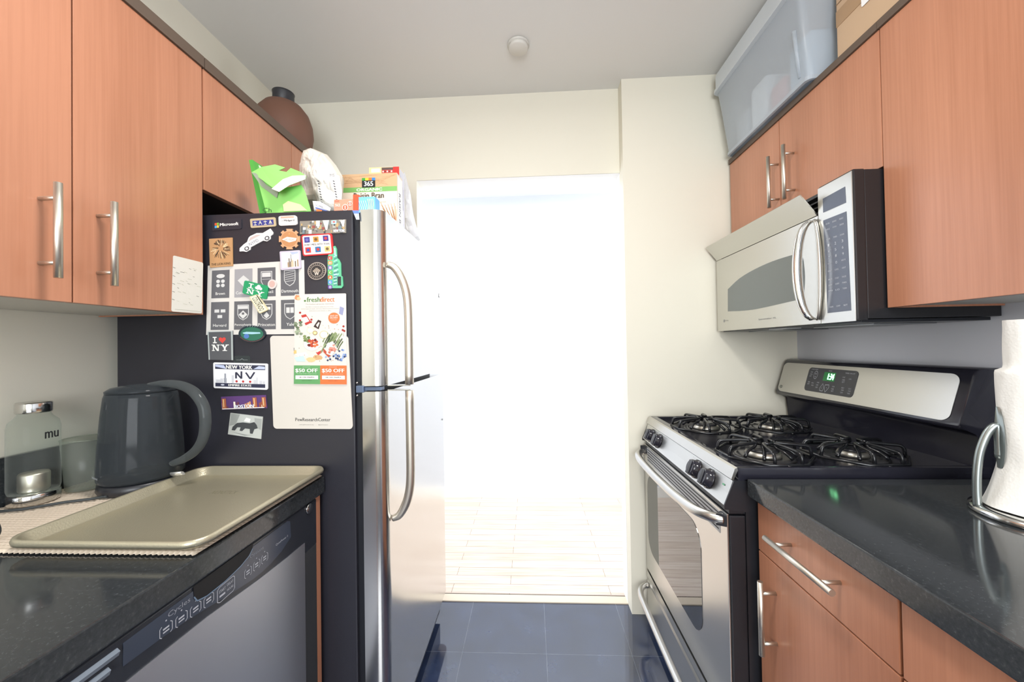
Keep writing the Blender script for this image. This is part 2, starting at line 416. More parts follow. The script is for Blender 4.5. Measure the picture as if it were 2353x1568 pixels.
# near cabinet on the right
t = thing('wall_cabinet', 'tall cherry wall cabinet above the right counter beside the microwave', 'cabinet', (1.1, .85, 1.361))
MB(CABWHITE).box(RU+.021, 1.239, .46, 1.059, 1.366, 2.108).build('body', t)
MB(CHERRY).box(RU, RU+.019, .46, 1.059, 1.361, 2.108, .0012).build('door', t)
MB(DARKTOP).box(RU-.006, 1.239, .46, 1.0605, 2.1085, 2.13).build('top_board', t)
MB(CHERRY).box(RU+.0195, 1.239, 1.0592, 1.0612, 1.361, 2.108).build('side_panel', t)

# base cabinets right
RB = .59
def base_cab(label, y0, y1, handle):
    t = thing('base_cabinet', label, 'cabinet', (.9, (y0+y1)/2, 0))
    MB(CABWHITE).box(RB+.0205, 1.239, y0+.001, y1-.001, .1, .8685).build('body', t)
    d = MB(CHERRY).box(RB, RB+.019, y0+.0015, y1-.0015, .7315, .8665, .0012).build('drawer', t)
    if handle:
        yb = .742; h = MB(NICKEL).tube([(.55, yb, .808), (.55, .947, .808)], .0065, 16).build('handle', d)
        for y in (.775, .915): MB(NICKEL).tube([(.55, y, .808), (RB, y, .808)], .0042, 10).build('post', h)
    d = MB(CHERRY).box(RB, RB+.019, y0+.0015, y1-.0015, .103, .728, .0012).build('door', t)
    if handle: bar_v('handle', d, .553, .975, .507, .687, RB)
    MB(mat('toe_kick_black', '#1a1817', .6)).box(.65, .67, y0+.001, y1-.001, 0, .099).build('toe_kick', t)
base_cab('cherry base cabinet with bar handles beside the stove', .656, 1.044, True)
base_cab('cherry base cabinet at the near end of the right counter', .1, .653, False)
# base run left of the dishwasher
t = thing('base_cabinet', 'cherry base cabinet under the near end of the left counter', 'cabinet', (-.9, .1, 0))
MB(CHERRY).box(-1.256, -.60, -.3, .432, .1, .869).build('body', t)
MB(mat('toe_kick_black', '#1a1817', .6)).box(-1.256, -.66, -.3, .432, 0, .099).build('toe_kick', t)
tag(MB(CHERRY).box(-1.256, -.598, 1.031, 1.050, .0, .869, .001).build('end_panel'), 'thin cherry end panel between the dishwasher and the fridge', 'cabinet panel')

# counters
tag(MB(GRANITE).box(.5657, 1.2395, -.3, 1.045, .870, .914, .003).build('countertop'), 'polished black granite countertop on the right beside the stove', 'countertop')
tag(MB(GRANITE).box(-1.2565, -.592, -.3, 1.064, .870, .914, .003).build('countertop'), 'black granite countertop on the left under the baking tray', 'countertop')
tag(MB(GRANITE).box(-1.2565, -1.242, -.3, 1.064, .915, 1.033, .002).build('backsplash'), 'black granite backsplash strip along the left wall', 'backsplash')
tag(MB(GRANITE).box(1.222, 1.2395, -.3, 1.045, .915, 1.033, .002).build('backsplash'), 'black granite backsplash strip along the right wall', 'backsplash')

# ------------------------------------------------------------------ fridge
FY, FT = 1.072, 1.676
fr = thing('refrigerator', 'stainless steel top-freezer refrigerator with a black side covered in magnets', 'refrigerator', (-.83, 1.44, 0))
MB(FRIDGEBLK).box(-1.222, -.505, FY, 1.815, .03, FT, .004).build('body', fr)
MB(mat('gasket_dark', '#12141c', .5)).box(-.506, -.484, FY+.012, 1.805, .09, FT-.006).build('gasket', fr)
def fdoor(z0, z1, name):
    p = [(-.484, FY+.001)]+arc(-.448, FY+.034, .031, .033, -PI/2, 0, 8)+[(-.416, FY+.15), (-.4145, 1.44), (-.416, 1.70)]+arc(-.448, 1.782, .031, .033, 0, PI/2, 8)+[(-.484, 1.815)]
    m = MB(STEEL_DOOR); m.prism(p, z0, z1, 'z')
    for f in m.bm.faces:
        if abs(f.normal.z) < .5: f.smooth = True
    d = m.build(name, fr); return d
def flatcaps(o):
    o.data.set_sharp_from_angle(angle=math.radians(40))
d1 = fdoor(1.168, FT, 'freezer_door'); d2 = fdoor(.135, 1.152, 'fridge_door')
for d in (d1, d2): flatcaps(d)
MB(BLACK).box(-.505, -.45, FY+.02, 1.80, .03, .118).build('bottom_grille', fr)
hp = [(-.414, 1.092, 1.520), (-.395, 1.094, 1.512), (-.377, 1.098, 1.487), (-.364, 1.102, 1.45), (-.358, 1.105, 1.40), (-.357, 1.106, 1.30), (-.357, 1.106, 1.169)]
h = MB(NICKEL).tube(sm(hp), smr([.009, .011, .0125, .0125, .0125, .0125, .0125]), 20).build('handle', d1)
MB(BLACK).lathe([(0, -.0003), (.0022, 0)], (-.3975, 1.0935, 1.5135), 8, 'y').build('screw', h)
MB(CHROME).box(-.420, -.350, 1.098, 1.114, 1.165, 1.1685, .001).build('handle_bracket', h)
hp = [(-.414, 1.112, .775), (-.395, 1.112, .784), (-.377, 1.112, .812), (-.364, 1.110, .85), (-.358, 1.108, .90), (-.357, 1.107, 1.0), (-.357, 1.106, 1.151)]
h = MB(NICKEL).tube(sm(hp), smr([.009, .011, .0125, .0125, .0125, .0125, .0125]), 20).build('handle', d2)
MB(CHROME).box(-.420, -.350, 1.098, 1.114, 1.1515, 1.155, .001).build('handle_bracket', h)
MB(mat('hinge_blue_grey', '#5d6c85', .35, .4)).box(-.500, -.478, FY-.004, FY+.02, 1.150, 1.170, .002).box(-.478, -.43, FY+.004, FY+.03, 1.155, 1.165, .001).build('hinge', fr)
for z in (1.142, 1.178): MB(CHROME).lathe([(0, -.004), (.003, -.003), (.0035, 0)], (-.497, FY-.001, z), 10, 'y').build('hinge_screw', fr)
MB(mat('hinge_cover', '#16171b', .4)).box(-.53, -.43, 1.70, 1.80, FT, FT+.014, .004).build('hinge_cover', fr)
MB(CHROME).lathe([(0, .002), (.009, .002), (.011, 0)], (-.4152, 1.735, 1.513), 20, 'x').build('badge', d1)
MB(GREYD).lathe([(0, .001), (.004, .001), (.0045, 0)], (-.4152, 1.76, .94), 12, 'x').build('screw_cap', d2)

# ------------------------------------------------------------------ dishwasher
dw = thing('dishwasher', 'stainless dishwasher with a dark grey control panel under the left counter', 'dishwasher', (-.85, .72, 0))
MB(BLACK).box(-1.2, -.624, .438, 1.026, .10, .865).build('body', dw)
DX = -.597
p = [(-.623, .868), (DX-.005, .868), (DX, .863), (DX, .745), (-.623, .745)]
pn = MB(DWBLK).prism(p, .436, 1.028, 'y', .0).build('control_panel', dw)
top = [(.436, .799), (.56, .797), (.675, .793), (.80, .781), (.90, .775), (.972, .773)]
MB(steel('dishwasher_steel', '#d3d6dd', .42, (1.5, 400, 1.5), .04)).prism([(.436, .13)]+top+[(.972, .13)], DX+.0002, DX+.0018, 'x').build('door', dw)
MB(mat('dishwasher_edge', '#3b3d40', .4)).box(-.623, DX, .436, 1.028, .13, .7445, .002).build('door_frame', dw)
MB(BLACK).box(-.66, -.645, .44, 1.025, .0, .12).build('toe_kick', dw)
q = [(DX, .44, .870), (DX, 1.02, .870), (DX, 1.02, .780), (DX, .44, .780)]
a = Art(q, mat('panel_overlay', '#3d4452', .2), (1, 0, 0), .0002)
pts = [(.155, .16), (.80, .10), (.818, .16), (.823, .60), (.76, .78), (.70, .86), (.65, .89), (.60, .88), (.557, .84), (.478, .77), (.40, .68), (.333, .61), (.25, .56), (.155, .53)]
a.slab(pts, .0006)
pl = paint('#b9bcc4'); pd = paint('#8f939c')
a.text('Cycles', .272, .20, .342, .32, pd); a.text('Options', .585, .27, .655, .37, pd); a.text('QuietPower 3', .725, .47, .80, .53, pl)
def keypad(u0, du, n, v, vs):
    for i in range(n):
        u = u0+i*du; vv = v+vs*i; w_ = du*.78
        a.line([(u+.006, vv), (u, vv+.03), (u, vv+.17), (u+.006, vv+.20)], .002, pl, 2, .012); a.line([(u+w_-.006, vv), (u+w_, vv+.03), (u+w_, vv+.17), (u+w_-.006, vv+.20)], .002, pl, 2, .012)
        a.rect(u+w_*.25, vv+.055, u+w_*.75, vv+.085, pl, 2); a.rect(u+w_*.25, vv+.115, u+w_*.75, vv+.14, pl, 2); a.disc(u+w_*.5, vv-.06, .0025, .014, pl, 2, 8)
keypad(.248, .047, 4, .37, .025); keypad(.558, .043, 3, .52, -.01)
a.line([(.440, .50), (.440, .74), (.450, .78), (.505, .76), (.512, .72), (.512, .47), (.505, .44), (.45, .46), (.440, .50)], .0024, pl, 2, .013)
a.text('START', .447, .53, .474, .59, pl, 2); a.rect(.449, .64, .472, .68, pl, 2); a.text('DELAY', .480, .51, .507, .56, pl, 2); a.text('HOURS', .480, .62, .507, .67, pl, 2)
a.build('control_overlay', pn)
a = Art(q, mat('pocket_black', '#07080b', .5), (1, 0, 0), .0010)
pts = [(.352, .055), (.60, .03), (.598, .13), (.580, .24), (.54, .33), (.47, .40), (.40, .41), (.365, .36), (.354, .24)]
a.slab(pts, .0006)
a.line([(u, v+.02) for u, v in pts[2:]], .004, paint('#6b8198', .3), 1, .022)
a.build('handle_pocket', pn)
for i in range(3):
    z = .850-i*.017
    MB(mat('louvre_grey', '#707a86', .3)).prism([(DX-.002, z-.006), (DX+.003, z-.0055), (DX+.0055, z+.001), (DX+.001, z+.005), (DX-.002, z+.005)], .438, .522-.012*i, 'y').build('vent_slat', pn)
MB(CHROME).lathe([(0, .003), (.006, .0035), (.008, .002), (.012, .004), (.0135, .0)], (DX+.0002, .993, .853), 24, 'x').build('badge', pn)

# ------------------------------------------------------------------ stove
def rq(r, ry, n=6): return [(1-r+r*math.cos(t), ry-ry*math.sin(t)) for t in [PI/2*k/n for k in range(n+1)]]+[(r-r*math.sin(t), ry-ry*math.cos(t)) for t in [PI/2*k/n for k in range(n+1)]]+[(r-r*math.cos(t), 1-ry+ry*math.sin(t)) for t in [PI/2*k/n for k in range(n+1)]]+[(1-r+r*math.sin(t), 1-ry+ry*math.cos(t)) for t in [PI/2*k/n for k in range(n+1)]]
SX, SY0, SY1 = .522, 1.063, 1.821
st = thing('stove', 'stainless steel and black gas stove with four burners under the microwave', 'stove', (.88, 1.44, 0))
MB(BLACK).box(.57, 1.23, SY0, SY1, .03, .905).box(.56, .60, SY0+.004, SY1-.004, .0, .06).build('body', st)
# cooktop: a shallow pan with raised edges
m = MB(BLACKG)
m.prism([(.552, .903), (.546, .922), (.552, .938), (.575, .9385), (.590, .930), (1.165, .930), (1.18, .935), (1.19, .935), (1.19, .903)], SY0+.022, SY1-.022, 'y')
m.box(.552, 1.20, SY0, SY0+.022, .890, .9375, .006).box(.552, 1.20, SY1-.022, SY1, .890, .9375, .006)
ck = m.build('cooktop', st); ck.data.set_sharp_from_angle(angle=math.radians(35))
m = MB(STEEL).prism([(.5515, .9375), (.545, .934), (.535, .906), (.541, .9035), (.553, .93)], SY0+.002, SY1-.002, 'y'); m.build('front_lip', st)
pc = MB(steel('stove_steel', '#cbcac6', .30, (1.5, 1.5, 300), .04)).prism([(.5395, .9015), (.5275, .866), (.5145, .836), (.522, .833), (.58, .84), (.58, .9015)], SY0+.004, SY1-.004, 'y').build('control_panel', st)
for ya in (SY0-.001, SY1-.0035): MB(BLACK).prism([(.541, .903), (.513, .8345), (.5135, .826), (.60, .815), (.60, .903)], ya, ya+.0045, 'y').build('end_cap', st)
MB(BLACK).box(.528, .60, SY0+.004, SY1-.004, .8125, .8345).build('panel_gap', st)
# printing on the panel
PQ = lambda y, t: (.5395-.025*t, y, .9015-.0655*t)
q = [PQ(SY1-.01, 0), PQ(SY0+.01, 0), PQ(SY0+.01, 1), PQ(SY1-.01, 1)]
a = Art(q, paint('#55575a'), (-.934, 0, .357), .0004); a.top = 0
dk = paint('#4a4c50')
for u, s in ((.075, 'LO'), (.215, 'HI'), (.70, 'LO'), (.845, 'HI')):
    a.text(s, u, .16, u+.018, .26, dk, 0); a.disc(u+.03, .28, .003, .035, dk, 0, 8)
    for k in range(5): a.disc(u-.02+k*.016, .10+.02*(k % 2), .0012, .015, dk, 0, 6)
a.text('OFF', .76, .80, .785, .88, dk, 0); a.text('OVEN', .86, .70, .90, .78, dk, 0); a.rect(.955, .30, .972, .36, paint('#5fa27c'), 0)
a.build('panel_print', pc)
# knobs
nx = Vector((-.934, 0, .357)); kx = Vector((.357, 0, .934))
for y in (1.178, 1.266, 1.628, 1.722):
    c = PQ(y, .50); c = Vector(c)
    k = MB(BLACKG); k.tube([c, c+nx*.004, c+nx*.0041, c+nx*.020, c+nx*.0235], [.030, .030, .0265, .0255, .0225], 32)
    kn = k.build('knob', st)
    k = MB(mat('knob_grip', '#2c2d33', .18)); b = c+nx*.0236
    pts = [(-.0055, -.0235), (.0055, -.0235), (.0055, .0235), (-.0055, .0235)]
    lo = [k.bm.verts.new(b+Vector((0, s_, 0))+kx*t_) for s_, t_ in pts]; hi = [k.bm.verts.new(b+nx*.006+Vector((0, s_*.6, 0))+kx*t_*.9) for s_, t_ in pts]
    for f in (lo, hi): k.bm.faces.new(f)
    for i in range(4): k.bm.faces.new((lo[i], lo[(i+1) % 4], hi[(i+1) % 4], hi[i]))
    k.build('grip', kn)
# oven door
m = MB(STEEL).box(SX, SX+.005, SY0+.004, SY1-.004, .238, .811, .0015)
m.use(BLACK).box(SX+.0052, SX+.046, SY0+.0, SY1-.0, .238, .808, .003)
od = m.build('oven_door', st)
g = MB(GLASSBLK); poly = []
y0, y1, z0, z1 = 1.232, 1.782, .343, .690
poly = [(y, z) for y, z in rrect(y0, y1, z0, z1, .07, 8)]
poly = [(y, z+(.012 if z > .6 else 0)*math.cos((y-1.507)/.275*PI/2)) for y, z in poly]
g.prism(poly, SX-.0012, SX+.001, 'x').build('oven_window', od)
a = Art([(SX, 1.775, .802), (SX, 1.105, .802), (SX, 1.105, .742), (SX, 1.775, .742)], mat('vent_recess', '#3a3c40', .4), (-1, 0, 0), .0002)
a.slab([(0, 0), (1, 0), (1, 1), (0, 1)], .0008, paint('#a5a7aa', .35))
for k in range(5): a.rect(.01, .05+k*.19, .99, .13+k*.19, paint('#15161a'), 1)
a.build('vent_grille', od)
hp = [(.519, 1.082, .792), (.503, 1.088, .792), (.487, 1.105, .792), (.472, 1.14, .790), (.461, 1.20, .788), (.455, 1.28, .786), (.453, 1.36, .785), (.452, 1.44, .784), (.453, 1.52, .783), (.455, 1.60, .782), (.461, 1.68, .780), (.472, 1.74, .779), (.487, 1.778, .778), (.503, 1.795, .778), (.519, 1.800, .778)]
MB(STEEL).tube(sm(hp, 4), .0145, 22).build('handle', od)
for y, s in ((1.076, 1), (1.806, -1)): MB(BLACK).prism([(SX-.0005, y-.008*s), (.499, y+.004*s), (SX-.0005, y+.026*s)], .776, .806, 'z').build('handle_mount', od)
# drawer
m = MB(STEEL); m.prism([(SX, .06), (SX, .175), (SX+.004, .185), (SX-.001, .20), (SX-.001, .228), (SX+.04, .228), (SX+.04, .06)], SY0+.004, SY1-.004, 'y')
dr = m.build('storage_drawer', st)
hp = [(.519, 1.09, .165), (.503, 1.093, .165), (.483, 1.11, .165), (.470, 1.14, .165), (.465, 1.20, .165), (.463, 1.44, .165), (.465, 1.68, .165), (.470, 1.74, .165), (.483, 1.775, .166), (.503, 1.795, .166), (.519, 1.798, .166)]
MB(STEEL).tube(sm(hp, 4), .0125, 20).build('handle', dr)
# backguard
BG = [(1.175, .933), (1.172, 1.018), (1.165, 1.027), (1.130, 1.034), (1.122, 1.040), (1.124, 1.050), (1.163, 1.180), (1.172, 1.192), (1.19, 1.197), (1.236, 1.197), (1.236, .90), (1.175, .90)]
m = MB(BLACKG).prism(BG, SY0+.002, SY1-.002, 'y', .004); bgd = m.build('backguard', st); bgd.data.set_sharp_from_angle(angle=math.radians(50))
qa, qb = Vector((1.124, 0, 1.048)), Vector((1.163, 0, 1.182)); nb = Vector((-.96, 0, .28))
def BP(y, t): v = qb*(1-t)+qa*t; v.y = y; return v
q = [BP(SY1-.012, .02), BP(SY0+.028, .02), BP(SY0+.028, .97), BP(SY1-.012, .97)]
a = Art(q, STEEL, nb, .001)
a.slab(rq(.035, .16), .0016)
pf = a.build('steel_fascia', bgd)
# clock and touch pad: quad taken on the fascia
u0, u1, v0, v1 = .228, .560, .12, .82
a = Art([BP(SY1-.012-(SY1-SY0-.04)*u, v) for u, v in ((u0, v0), (u1, v0), (u1, v1), (u0, v1))], mat('touch_pad', '#3a3b41', .15), nb, .0028)
a.slab(rq(.06, .16), .0012)
lg = paint('#b5b6bd')
a.rect(.36, .14, .60, .50, mat('clock_glow', '#0c3a1c', .2, 0, Emission_Color=lin('#17803c'), Emission_Strength=.5), 1)
a.text('1:34', .455, .19, .575, .44, emis('clock_digits', '#8dffb0', 6.), 2, 0, .006)
a.text('OVEN LIGHT', .06, .05, .21, .09, lg); a.text('CLOCK', .44, .06, .51, .10, lg); a.text('TIMER ON/OFF', .77, .09, .95, .14, lg)
def ring(a, u, v, ru, rv, w, m, n=18, k=2): a.line([(u+ru*math.cos(2*PI*i/n), v+rv*math.sin(2*PI*i/n)) for i in range(n+1)], w, m, k, w*rv/ru)
ring(a, .185, .30, .042, .16, .005, lg); a.text('BAKE', .165, .22, .205, .28, lg); a.text('HI', .17, .34, .195, .40, lg)
a.line([(.39, .62), (.43, .80), (.42, .92), (.36, .92), (.345, .82), (.39, .62)], .005, lg, 2, .02); a.line([(.44, .66), (.52, .64), (.53, .76), (.475, .95), (.44, .78), (.44, .66)], .005, lg, 2, .02)
a.text('+', .375, .78, .39, .83, lg); a.text('-', .475, .76, .49, .78, lg)
for u, v, s in ((.055, .17, 'OVEN'), (.055, .26, 'ON'), (.05, .34, 'LIGHT'), (.05, .60, 'TEMP'), (.05, .68, 'SET'), (.14, .62, 'BROIL'), (.15, .72, 'HI/LO'), (.255, .58, 'OVEN'), (.25, .68, 'CLEAN'), (.25, .78, 'START'), (.59, .66, 'COOK'), (.585, .76, 'TIME'), (.59, .84, 'SET'), (.74, .26, 'START'), (.745, .36, 'OVEN'), (.75, .44, 'SET'), (.86, .30, 'CLEAR'), (.77, .66, 'SELF'), (.775, .75, 'TEMP'), (.77, .84, 'CLEAN'), (.90, .66, 'DELAY'), (.905, .75, 'START'), (.90, .84, 'TIME')):
    a.text(s, u, v, u+.05, v+.05, lg)
a.build('touch_panel', bgd)
MB(mat('badge_grey', '#8d8f88', .35, .8)).tube([BP(SY1-.03, .82)+nb*.002, BP(SY1-.03, .82)+nb*.0045], .007, 16).build('badge', bgd)

# burners and grates
CAPB = mat('burner_cap', '#26262a', .28); ALU = mat('burner_aluminium', '#b9b5ab', .35, .9); IRON = mat('grate_black_enamel', '#18191c', .22)
for bx, by in ((.695, 1.195), (.955, 1.195), (.695, 1.575), (.955, 1.575)):
    small = bx > .9 and by < 1.3
    R_ = .036 if small else .046
    b = MB(mat('drip_pan', '#3a3a3c', .2)).lathe([(0, .9305), (.085, .9305), (.075, .9335), (.05, .932), (0, .932)], (bx, by, 0), 32).build('burner', st)
    MB(ALU).lathe([(0, .933), (R_+.002, .933), (R_+.003, .938), (R_-.002, .9475), (0, .9475)], (bx, by, 0), 40).build('burner_head', b)
    MB(CAPB).lathe([(0, .948), (R_-.006, .948), (R_-.003, .951), (R_-.008, .9545), (0, .956)], (bx, by, 0), 40).build('burner_cap', b)
def rounded(pts, r=.012, n=4):
    """polyline with its inner corners rounded"""
    P = [Vector(p) for p in pts]; out = [P[0]]
    for a_, b_, c_ in zip(P, P[1:], P[2:]):
        u = (a_-b_); v = (c_-b_); k = min(r, u.length*.45, v.length*.45); p0 = b_+u.normalized()*k; p1 = b_+v.normalized()*k
        for i in range(n+1):
            t = i/n; out.append(p0*(1-t)**2+b_*2*t*(1-t)+p1*t*t)
    out.append(P[-1]); return out
def grate(bx, by):
    """one wire grate: an octagonal base wire and four raised flat fingers"""
    g = MB(IRON); r = .0046
    oct_ = [(.118, -.045), (.118, .045), (.05, .118), (-.05, .118), (-.118, .045), (-.118, -.045), (-.05, -.118), (.05, -.118)]
    g.tube([(bx+x, by+y, .9395) for x, y in oct_], r, 8, closed=True)
    for dx, dy in ((1, 0), (-1, 0), (0, 1), (0, -1)):
        P = lambda q, t, z: (bx+dx*q-dy*t, by+dy*q+dx*t, z)
        for s_ in (-1, 1):      # each finger: a wide U of wire, legs on the base wire, nose over the burner
            g.tube(rounded([P(.117, .036*s_, .9395), P(.113, .036*s_, .9705), P(.060, .026*s_, .9740), P(.028, .015*s_, .9755), P(.034, .018*s_, .9640), P(.060, .030*s_, .9560), P(.074, .040*s_, .9400)], .014), r, 8, 1.1)
        g.tube([P(.028, -.015, .9755), P(.028, .015, .9755)], r, 8)
    for x, y in ((.118, 0), (-.118, 0), (0, .118), (0, -.118)): g.tube([(bx+x, by+y, .9335), (bx+x, by+y, .9395)], .006, 8)
    return g
for bx, by in ((.695, 1.195), (.955, 1.195), (.695, 1.575), (.955, 1.575)): grate(bx, by).build('grate', st)

# ------------------------------------------------------------------ microwave
MX, MY0, MY1, MZ0, MZ1 = .870, 1.064, 1.821, 1.328, 1.737
mw = thing('microwave', 'stainless over-the-range microwave with a curved handle and black keypad', 'microwave', (1.05, 1.44, MZ0))
m = MB(mat('microwave_black_shell', '#1d1d20', .33)).box(MX+.03, 1.236, MY0, MY1, MZ0+.006, MZ1-.002, .002)
m.box(MX+.002, MX+.031, MY0, 1.187, MZ0+.002, MZ1, .004)
m.build('body', mw)
MSTEEL = steel('microwave_steel', '#cdccc7', .3, (1.5, 1.5, 300), .04)
a = MB(MSTEEL).box(MX, MX+.003, MY0+.003, 1.1885, MZ0, MZ1-.004, .001)
cp = a.build('control_panel', mw)
MPX = MX-.0002
aq = lambda pts: [at(x, y, 'x', MX) for x, y in pts]
kp = mat('keypad_grey', '#565c6a', .15); lk = paint('#c6cad2')
a = Art(aq([(1891, 457), (1942, 429), (1944, 466), (1892, 489)]), kp, (-1, 0, 0), .0001); a.slab([(0, 0), (1, 0), (1, 1), (0, 1)], .0006, kp); a.build('display', cp)
a = Art(aq([(1892, 507), (1945, 486), (1956, 714), (1902, 720)]), kp, (-1, 0, 0), .0001); a.slab([(0, 0), (1, 0), (1, 1), (0, 1)], .0006, kp)
rows = [(.045, ('POPCORN', 'BEVERAGE', 'REHEAT')), (.105, ('VEG', 'POTATO', 'SENSOR')), (.21, ('COOK', 'TIMER', 'POWER')), (.27, ('1', '2', '3')), (.335, ('4', '5', '6')), (.40, ('7', '8', '9')), (.47, ('AUTO', '0', 'ADD 30')), (.55, ('DEFROST', 'CLOCK', 'VENT')), (.64, ('HELP', 'START', 'PAUSE')), (.70, ('LIGHT', 'OFF', 'FAN')), (.76, ('HI', 'LO', 'TURN')), (.93, ('CLEAR', 'OFF', 'SET'))]
for v, ss in rows:
    for k, s in enumerate(ss):
        w_ = .07 if len(s) == 1 else .17
        a.text(s, .20+.3*k-w_/2, v, .20+.3*k+w_/2, v+(.028 if len(s) == 1 else .016), lk, 2)
a.build('keypad', cp)
md = MB(MSTEEL).box(MX, MX+.029, 1.1905, MY1, MZ0, 1.6535, .002).build('door', mw)
wp = [(1673, 716)]+[(q.x, q.y) for q in sm([(1673, 665, 0), (1700, 640, 0), (1735, 619, 0), (1775, 601, 0), (1815, 588, 0), (1841, 581, 0)], 3)]+[(q.x, q.y) for q in sm([(1846, 600, 0), (1849, 640, 0), (1846, 686, 0)], 3)]+[(q.x, q.y) for q in sm([(1840, 688, 0), (1800, 697, 0), (1765, 705, 0), (1730, 712, 0), (1700, 715, 0)], 3)]
wp = [at(x, y, 'x', MX) for x, y in wp]
MB(mat('microwave_window', '#6f7573', .16)).prism([(p.y, p.z) for p in wp], MX-.0012, MX+.001, 'x').build('window', md)
a = Art(aq([(1655, 727), (1875, 700), (1875, 745), (1655, 762)]), dk, (-1, 0, 0), .0002); a.top = 0
a.disc(.062, .34, .012, .09, paint('#6c6e70'), 1, 14); a.disc(.062, .34, .007, .05, paint('#b6b6b4'), 2, 12); a.text('Profile', .085, .30, .125, .37, paint('#77797b'), 1); a.text('Spacemaker XL', .50, .42, .68, .54, paint('#77797b'), 1)
a.build('door_print', md)
# handle: a crescent bar standing off the door plus the lens shaped rim against it
n = 16; out = []; inn = []
for i in range(n+1):
    t = -PI/2+PI*i/n; z = 1.492-.149*math.sin(t); b = math.cos(t)
    out.append((MX-.004-.042*b**.8, 1.206+.012*b, z)); inn.append((MX-.004-.004*b, 1.199-.022*b, z))
h = MB(CHROME).tube(out, [.004+.0125*math.cos(-PI/2+PI*i/n)**.5 if 0 < i < n else .003 for i in range(n+1)], 14, .75).build('handle', md)
MB(STEEL).tube(inn, .0066, 12, .8).build('handle_rim', h)
# flip-out vent louvre above the door
m = MB(MSTEEL).prism([(MX+.001, 1.656), (MX-.0475+.0, 1.719), (MX-.0445, 1.7215), (MX+.0045, 1.658)], 1.196, MY1-.002, 'y'); m.build('vent_flap', mw)
m = MB(BLACK)
for k in range(4): m.box(MX+.010, MX+.028, 1.192, MY1-.004, 1.664+k*.017, 1.668+k*.017)
m.build('vent_grille', mw)
m = MB(mat('microwave_base', '#2f3136', .3, .6)).box(MX+.02, 1.22, MY0+.01, MY1-.01, MZ0-.004, MZ0+.005, .002)
m.build('bottom_plate', mw)
for ya in (1.13, 1.52): MB(mat('grease_filter', '#8c8f92', .35, .8)).box(.97, 1.14, ya, ya+.23, MZ0-.008, MZ0-.0042, .001).build('grease_filter', mw)
MB(mat('hood_lamp_lens', '#b9bcc0', .3)).box(.90, .95, 1.39, 1.49, MZ0-.007, MZ0-.0042, .001).build('cooktop_lamp', mw)

# ------------------------------------------------------------------ left counter
CZ = .9145
# ribbed mat
x0, x1, y0, y1 = -1.238, -.597, .650, 1.062
def matfn(u, v):
    x = x0+(x1-x0)*u; y = y0+(y1-y0)*v
    d_ = min(x-x0, x1-x, y-y0, y1-y); e = -.0036*max(0, 1-d_/.006)**2
    bead = .0011*math.sin(x*2*PI/.0105)*math.sin(y*2*PI/.0105)
    wob = .0009*math.sin(x*2*PI/.0105)+bead
    out_ = .0016 if d_ < .002 else 0
    return (x+(out_*math.sin(y*2*PI/.0105) if min(x-x0, x1-x) < .002 else 0), y+(out_*math.sin(x*2*PI/.0105) if min(y-y0, y1-y) < .002 else 0), CZ+.0058+wob+e)
mt = MB(mat('cream_ribbed_foam', '#cfc0ae', .8)).grid(matfn, 300, 200).build('counter_mat')
tag(mt, 'cream ribbed non-slip mat on the left counter under the baking tray', 'mat')
MZ = CZ+.0083
# baking tray
TX0, TX1, TY0, TY1, TZ = -.948, -.584, .640, 1.060, .9455
tr = thing('baking_tray', 'champagne coloured metal baking tray lying on the cream mat', 'baking tray', ((TX0+TX1)/2, (TY0+TY1)/2, MZ))
CH = mat('champagne_nonstick', '#b8b19a', .34, .55)
b = CH.node_tree.nodes['Principled BSDF']; mp = coords(CH, (1, 1, 1)); v_ = N(CH, 'ShaderNodeTexVoronoi', Scale=330.); L(CH, mp, 'Vector', v_, 'Vector'); bump(CH, v_, 'Distance', .25, .0008)
m = MB(CH)
prof = [(0., 0, -.010), (-.0035, 0, -.012), (-.005, 0, -.006), (-.003, 0, -.0005), (0.001, 0, .0), (.004, 0, -.0015), (.012, 0, -.020), (.016, 0, -.0222)]
rings = []
for (ins, _, dz) in prof:
    r = .034-ins*.7
    rings.append([m.bm.verts.new((x, y, TZ+dz)) for x, y in rrect(TX0+ins, TX1-ins, TY0+ins, TY1-ins, max(r, .01), 7)])
for A, B in zip(rings, rings[1:]):
    for k in range(len(A)):
        f = m.bm.faces.new((A[k], A[(k+1) % len(A)], B[(k+1) % len(A)], B[k])); f.smooth = True
m.bm.faces.new(rings[-1])
bot = [m.bm.verts.new((x, y, TZ-.0232)) for x, y in rrect(TX0+.016, TX1-.016, TY0+.016, TY1-.016, .022, 7)]
A = rings[0]
for k in range(len(A)): m.bm.faces.new((A[k], bot[k], bot[(k+1) % len(A)], A[(k+1) % len(A)]))
m.bm.faces.new(bot)
m.build('pan', tr)
a = Art([(-.80, .93, TZ-.0222), (-.735, .93, TZ-.0222), (-.735, .905, TZ-.0222), (-.80, .905, TZ-.0222)], paint('#7d775f'), (0, 0, 1), .0002); a.top = 0
a.text('NONSTICK', 0, 0, 1, .8, paint('#8c866e'), 1); a.build('stamp', tr)
